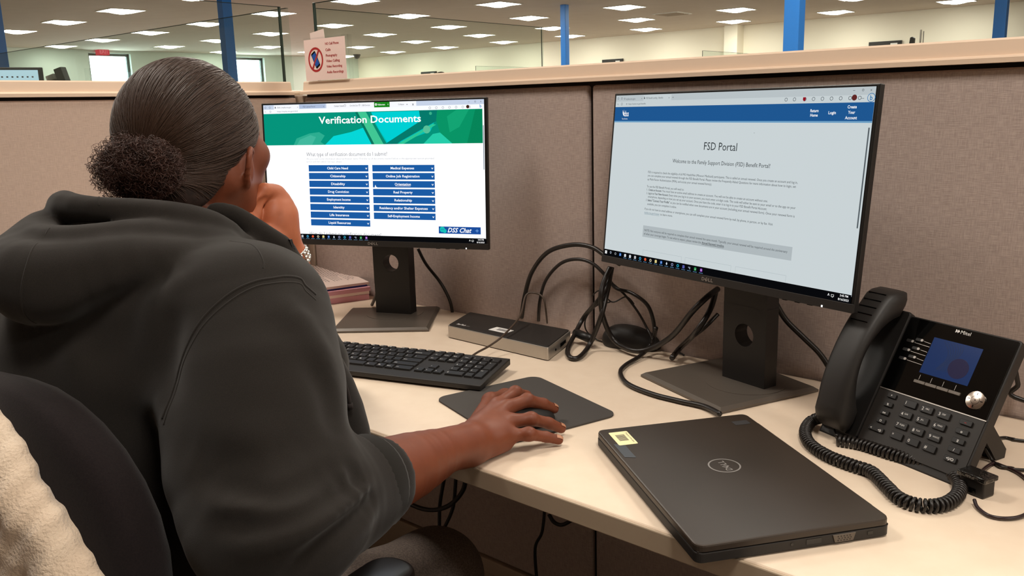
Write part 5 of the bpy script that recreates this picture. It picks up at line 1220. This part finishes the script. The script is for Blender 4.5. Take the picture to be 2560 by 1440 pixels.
# rib cuff around the forearm
b = B(); e1 = Vector(np.cross(vw, TU)).normalized(); e2 = Vector(vw).cross(e1); n = 84; vs = []; prof = [(-.048, .0500), (-.042, .0552), (-.02, .0545), (.0, .0535), (.004, .0518), (.003, .0492), (-.01, .048)]
for d_, r_ in prof:
    for k in range(n):
        a = 2 * PI * k / n; rr_ = r_ + .0016 + (.0003 if k % 2 else 0); p = Vector(cuff) + Vector(vw) * d_ + (e1 * math.cos(a) + e2 * math.sin(a)) * rr_; vs.append(p)
b.add(vs, [[i * n + k, i * n + (k + 1) % n, (i + 1) * n + (k + 1) % n, (i + 1) * n + k] for i in range(len(prof) - 1) for k in range(n)]); ppart(b.build('cuff', 'rib', smooth='all'))
# zipper and drawcord
b = B(); zc = spline([(1.0029, -0.7456, 1.0502), (1.0063, -0.7452, 1.0409), (1.0103, -0.7448, 1.0296), (1.0156, -0.7433, 1.0182), (1.0223, -0.7414, 1.0038)], 6); b.tube(zc, .0012, 6)
for q in zc[::1]: b.box((q.x - .001, q.y - .001, q.z - .0011), (q.x + .0034, q.y + .003, q.z + .0011), .0003)
ppart(b.build('zipper', 'black'))
zp = spline([tp(.060, .140, .030), tp(.070, .160, -.02), tp(.090, .196, -.12), tp(.11, .222, -.24), tp(.11, .20, -.34)], 10)
b = B(); b.tube(zp, .0022, 6)
for i in range(26):
    p = zp[min(i, len(zp) - 1)] if i < len(zp) else zp[-1]
    q = zp[0].lerp(zp[12], i / 26) if False else zp[i]; 
    if i % 1 == 0: b.box((q.x - .002, q.y - .0035, q.z - .0012), (q.x + .0035, q.y + .002, q.z + .0012))
ppart(b.build('zipper', 'black'))
b = B(); dc = spline(f.snap([(1.0364, -0.7055, 0.9170), (1.0476, -0.7031, 0.8904), (1.0656, -0.7073, 0.8669), (1.0731, -0.7072, 0.8433), (1.0771, -0.7075, 0.8291)], .004), 6); b.tube(dc, .0026, 6); b.tube([dc[-1], dc[-1] + Vector((0, 0, -.008))], .0042, 8); ppart(b.build('drawcord', 'gap', smooth='all'))

# --- bracelet
b = B(); ax = Vector(lh - lwrist).normalized(); e1 = ax.cross(Vector((1, 0, 0))).normalized(); e2 = ax.cross(e1); n = 22
for k in range(n):
    a = 2 * PI * k / n; c0 = Vector(lwrist) + ax * .004 + (e1 * math.cos(a) + e2 * math.sin(a)) * .0305
    for j in range(3): b.ell(c0 + ax * (-.006 + .006 * j), (.0032, .0032, .0032), None, 8)
    a2 = 2 * PI * (k + 1) / n; c1 = Vector(lwrist) + ax * .004 + (e1 * math.cos(a2) + e2 * math.sin(a2)) * .0305
    for j in (-1, 1): b.tube([c0 + ax * .009 * j, c1 + ax * .009 * j], .0014, 5)
ppart(b.build('bracelet', mat('bright_silver', 'e8e4e0', .15, metal=1), smooth='all'))

# --- hair: cap, strands drawn back to the bun, curly bun
fc = Field(HC - .16, HC + .16, .0035)
fc.ell(hp(0, -.004, -.002), (.086, .0985, .0965), HA, .01)
fc.ell(hp(0, -.035, -.075), (.064, .055, .058), HA, .02)
fc.half(hp(0, 0, 0) + (HF - HU) / math.sqrt(2) * .034, (HF - HU) / math.sqrt(2), .006)
for s_ in (-1, 1): fc.ell(hp(s_ * .09, .014, -.052), (.03, .022, .030), HA, .008, 's')
cap = ppart(surf_obj('hair', [fc], 'hair', smooth=2)); cap['label'] = 'dark hair pulled back smooth into a low bun'
random.seed(7); bun0 = hp(.0, -.100, -.048); b = B(); nrm = (HF - HU) / math.sqrt(2)
E_ = np.array([.0865, .099, .097]); Ec = hp(0, -.004, -.002)
def onsurf(d):
    """direction in the head frame -> point on the hair cap"""
    d = np.array(d) / np.linalg.norm(d / E_); return Ec + HS * d[0] + HF * d[1] + HU * d[2]
bd = np.array([0, -.90, -.43]); bd /= np.linalg.norm(bd)
p1_ = np.array([1., 0, 0]); p2_ = np.cross(bd, p1_); NS = 6000; A_ = np.zeros((NS, 12)); PHI = np.zeros((NS, 12)); J_ = np.zeros(NS)
for i in range(NS):
    ph = random.uniform(0, 2 * PI); a0 = random.uniform(.15, 2.6); a1 = min(3.0, a0 + random.uniform(.35, 1.0)); wob = random.uniform(-.05, .05); J_[i] = random.uniform(-.0003, .0016)
    A_[i] = np.linspace(a0, a1, 12); PHI[i] = ph + wob * np.sin(2.3 * A_[i])
dd = -bd[None, None] * np.cos(A_)[..., None] + (p1_ * np.cos(PHI)[..., None] + p2_ * np.sin(PHI)[..., None]) * np.sin(A_)[..., None]
dd = dd / np.linalg.norm(dd / E_, axis=2)[..., None]; W_p = Ec + dd[..., :1] * HS + dd[..., 1:2] * HF + dd[..., 2:] * HU
W_p = np.array(fc.snap([Vector(p) for p in W_p.reshape(-1, 3)], 0, 10)).reshape(NS, 12, 3)
for i in range(NS):
    pts = []
    for k in range(12):
        p = W_p[i, k]; q = p - HC
        if q @ nrm > .0325: continue
        n_ = p - hp(0, -.01, -.03); n_ /= np.linalg.norm(n_); pts.append(Vector(p + n_ * (J_[i] - (.0016 if k in (0, 11) else 0))))
    if len(pts) > 4 and max((pts[k + 1] - pts[k]).length for k in range(len(pts) - 1)) < .03: b.tube(pts, random.uniform(.0003, .0006), 4, cap=False)
o = ppart(b.build('hair_strands', mat('hair_strand', '3b291f', .45, spec=.35), smooth='all')); o['kind'] = 'stuff'
fb = Field(bun0 - .1, bun0 + .1, .004); fb.ell(hp(.012, -.110, -.052), (.038, .031, .029), HA, .01)
ppart(surf_obj('hair_bun', [fb], 'haircurl', smooth=2))
b = B(); bc = hp(.016, -.110, -.052)
for i in range(2600):
    d = np.array([random.gauss(0, 1), random.gauss(0, 1), random.gauss(0, 1)]); d /= np.linalg.norm(d); d[1] = d[1] * .9 - .15
    R0 = np.array([.049, .040, .036]) * random.uniform(.72, 1.12) + (np.array([.012, .008, .006]) if d[0] < -.2 and random.random() < .5 else 0)
    p = bc + HS * d[0] * R0[0] + HF * d[1] * R0[1] + HU * d[2] * R0[2]
    ax = Vector((random.gauss(0, 1), random.gauss(0, 1), random.gauss(0, 1))).normalized(); n_ = Vector(p - bc).normalized(); ax = (ax - n_ * ax.dot(n_) * .8).normalized(); s1 = ax.orthogonal().normalized(); s2 = ax.cross(s1)
    rr_ = random.uniform(.001, .003); L_ = random.uniform(.014, .034); tn = random.uniform(1.5, 3.5); ph = random.uniform(0, 6)
    b.tube([Vector(p) + ax * (L_ * (k / 17 - .5)) - n_ * .01 * ((k / 17 - .5) ** 2) * 4 + (s1 * math.cos(ph + tn * 2 * PI * k / 17) + s2 * math.sin(ph + tn * 2 * PI * k / 17)) * rr_ for k in range(18)], random.uniform(.0002, .00036), 3, cap=False)
o = ppart(b.build('bun_curls', M['haircurl'], smooth='all')); o['kind'] = 'stuff'

# --- trousers and shoes
fj = Field(tp(-.32, -.32, -.99), tp(.36, .72, -.34), .009); pel = tp(.01, -.10, -.44)
fj.ell(pel, (.19, .15, .13), TA, .04)
for s_ in (-1, 1):
    hip = pel + TS * s_ * .10 + TU * -.01; knee = hip + TF * .42 + TS * s_ * .05 - TU * .045; ank = knee + TF * .04 - TU * (knee[2] - .09)
    fj.chain([hip, hip * .5 + knee * .5, knee], [.10, .088, .068], .04); fj.chain([knee, knee * .5 + ank * .5, ank], [.075, .068, .055], .03)
    sh = B(); a0 = ank + TU * -.02; Ms = Matrix(((TS[0], TF[0], 0, a0[0]), (TS[1], TF[1], 0, a0[1]), (0, 0, 1, 0), (0, 0, 0, 1)))
    sh.prism([(-.045, -.08), (.045, -.08), (.05, .08), (.04, .17), (.0, .19), (-.04, .17), (-.05, .08)], .002, .085, Ms, bev=.02); ppart(sh.build('shoe', 'black'))
ppart(surf_obj('trousers', [fj], 'jeans', smooth=2))

# --- mouse in her hand
mouse('computer_mouse', (1.1522, -0.468, DESK + .003), math.atan2(-0.4219 - -0.5204, 1.1928 - 1.1186) - PI / 2, 'black mouse on the grey mouse pad under the woman\'s right hand', .98)

# ---------------------------------------------------------------- office chair
M['chair'] = mat('chair_mesh_fabric', '1c1718', .95, spec=.1, sheen=.1, noise=(500, '241e1e', .7), bump=(1100, .4, .0008))
t = thing('office_chair', 'dark office chair the woman sits in, back panel at the lower left', 'chair', tuple(tp(0, -.05, -.984)), math.atan2(TS[1], TS[0]))
t.location = (float(tp(0, -.045, 0)[0]), float(tp(0, -.045, 0)[1]), 0)
b = B(); n = 18; outl = rrect(-.255, -.53, .245, -.035, .19, 8); vs = []; m_ = len(outl)
def bend(x, z, y): return (x, -.150 + y + .55 * x * x * 1.0 - .10 * (-.055 - z), z + .984)
rings = [(1.0, -.022), (1.0, .0), (.985, .012), (.93, .018), (.5, .016), (.0, .016)]; rings = [(0, -.036), (.5, -.036), (.93, -.036), (.985, -.03)] + rings
cz_ = -.29
for k_, y in rings: vs += [bend(x * k_, cz_ + (z - cz_) * k_, y) for x, z in outl]
fs = [[i * m_ + k, i * m_ + (k + 1) % m_, (i + 1) * m_ + (k + 1) % m_, (i + 1) * m_ + k] for i in range(len(rings) - 1) for k in range(m_)]
b.add(vs, fs); b.build('backrest', 'chair', t, smooth='all')
b = B(); b.prism(rrect(-.25, -.14, .25, .36, .09, 6), .395, .47, T(0, 0, 0), bev=.02); b.build('seat', 'chair', t, smooth=True)
for sx in (-1, 1):
    b = B(); b.prism(rrect(sx * .285 - .035, -.10, sx * .285 + .035, .16, .03, 5), .632, .662, T(0, 0, 0), bev=.007); arm = b.build('armrest', mat('armrest_pad', '15100f', .28, spec=.6) if sx == -1 else bpy.data.materials['armrest_pad'], t, smooth=True)
    b = B(); b.tube(spline([(sx * .285, .02, .632), (sx * .29, .02, .5), (sx * .27, .03, .42), (sx * .2, .05, .40)], 5), .016, 10); b.build('arm_post', 'black', arm, smooth='all')
b = B(); b.cyl((0, .08, .10), .028, .30, 20); b.build('gas_column', 'black', t, smooth=True)
b = B(); b.box((-.03, -.22, .36), (.03, .10, .39), .005); b.tube(spline([(0, -.18, .37), (0, -.25, .42), (0, -.22, .60)], 5), .018, 8); b.build('back_support', 'black', t)
for k in range(5):
    a = 2 * PI * k / 5; e_ = (.29 * math.cos(a), .08 + .29 * math.sin(a))
    b = B(); b.tube([(0, .08, .12), (e_[0] * .6, .08 + (e_[1] - .08) * .6, .10), (e_[0], e_[1], .075)], .02, 8, rr=[.026, .022, .016]); lg = b.build('star_leg', 'black', t, smooth='all')
    b = B(); b.cyl((0, 0, -.012), .028, .024, 16, T(e_[0], e_[1], .0285) @ RZ(a) @ RX(PI / 2)); b.build('caster', 'black', lg, smooth=True)
# cream fleece hung over the chair back
M['fleece'] = mat('cream_fleece', 'e3cfb8', .95, spec=.1, sheen=.5, noise=(18, 'd2bba3', .7), bump=(320, .7, .003))
fb = Field(tp(-.40, -.42, -.62), tp(.34, -.10, .06), .006)
random.seed(21)
def outer(a, c, d=0): return tp(a, -.236 + .55 * a * a - .10 * (-.055 - c) - d, c)
for k in range(8):
    e_ = (7 - k) * .060; w_ = .004 * (k % 3)
    P_ = [(.075 - e_, -.065), (.13 - e_, -.13), (.185 - e_ * .96, -.20), (.262 - e_ * .92, -.36), (.33 - e_ * .9, -.56)]
    if k < 5: P_ = [(P_[0][0] - .02, -.028)] + P_
    fb.chain([outer(a, c, w_ + .004 * (i_ % 2)) for i_, (a, c) in enumerate(P_)], [.017, .024, .027, .030, .034, .034][-len(P_):] if len(P_) == 6 else [.018, .026, .029, .033, .034], .028)
sl, X, Y, Z = fb.sub(fb.lo, fb.lo + fb.h * fb.n, 0)
fb.D[sl] += (.0035 * np.sin(X * 90 + Z * 60) * np.sin(Y * 80 - Z * 75) + .0025 * np.sin(X * 150 - Z * 170 + Y * 120)).astype(np.float32)
fle = surf_obj('fleece_throw', [fb], 'fleece', smooth=2); tag(fle, 'fluffy cream fleece hung over the back of the office chair', 'blanket')
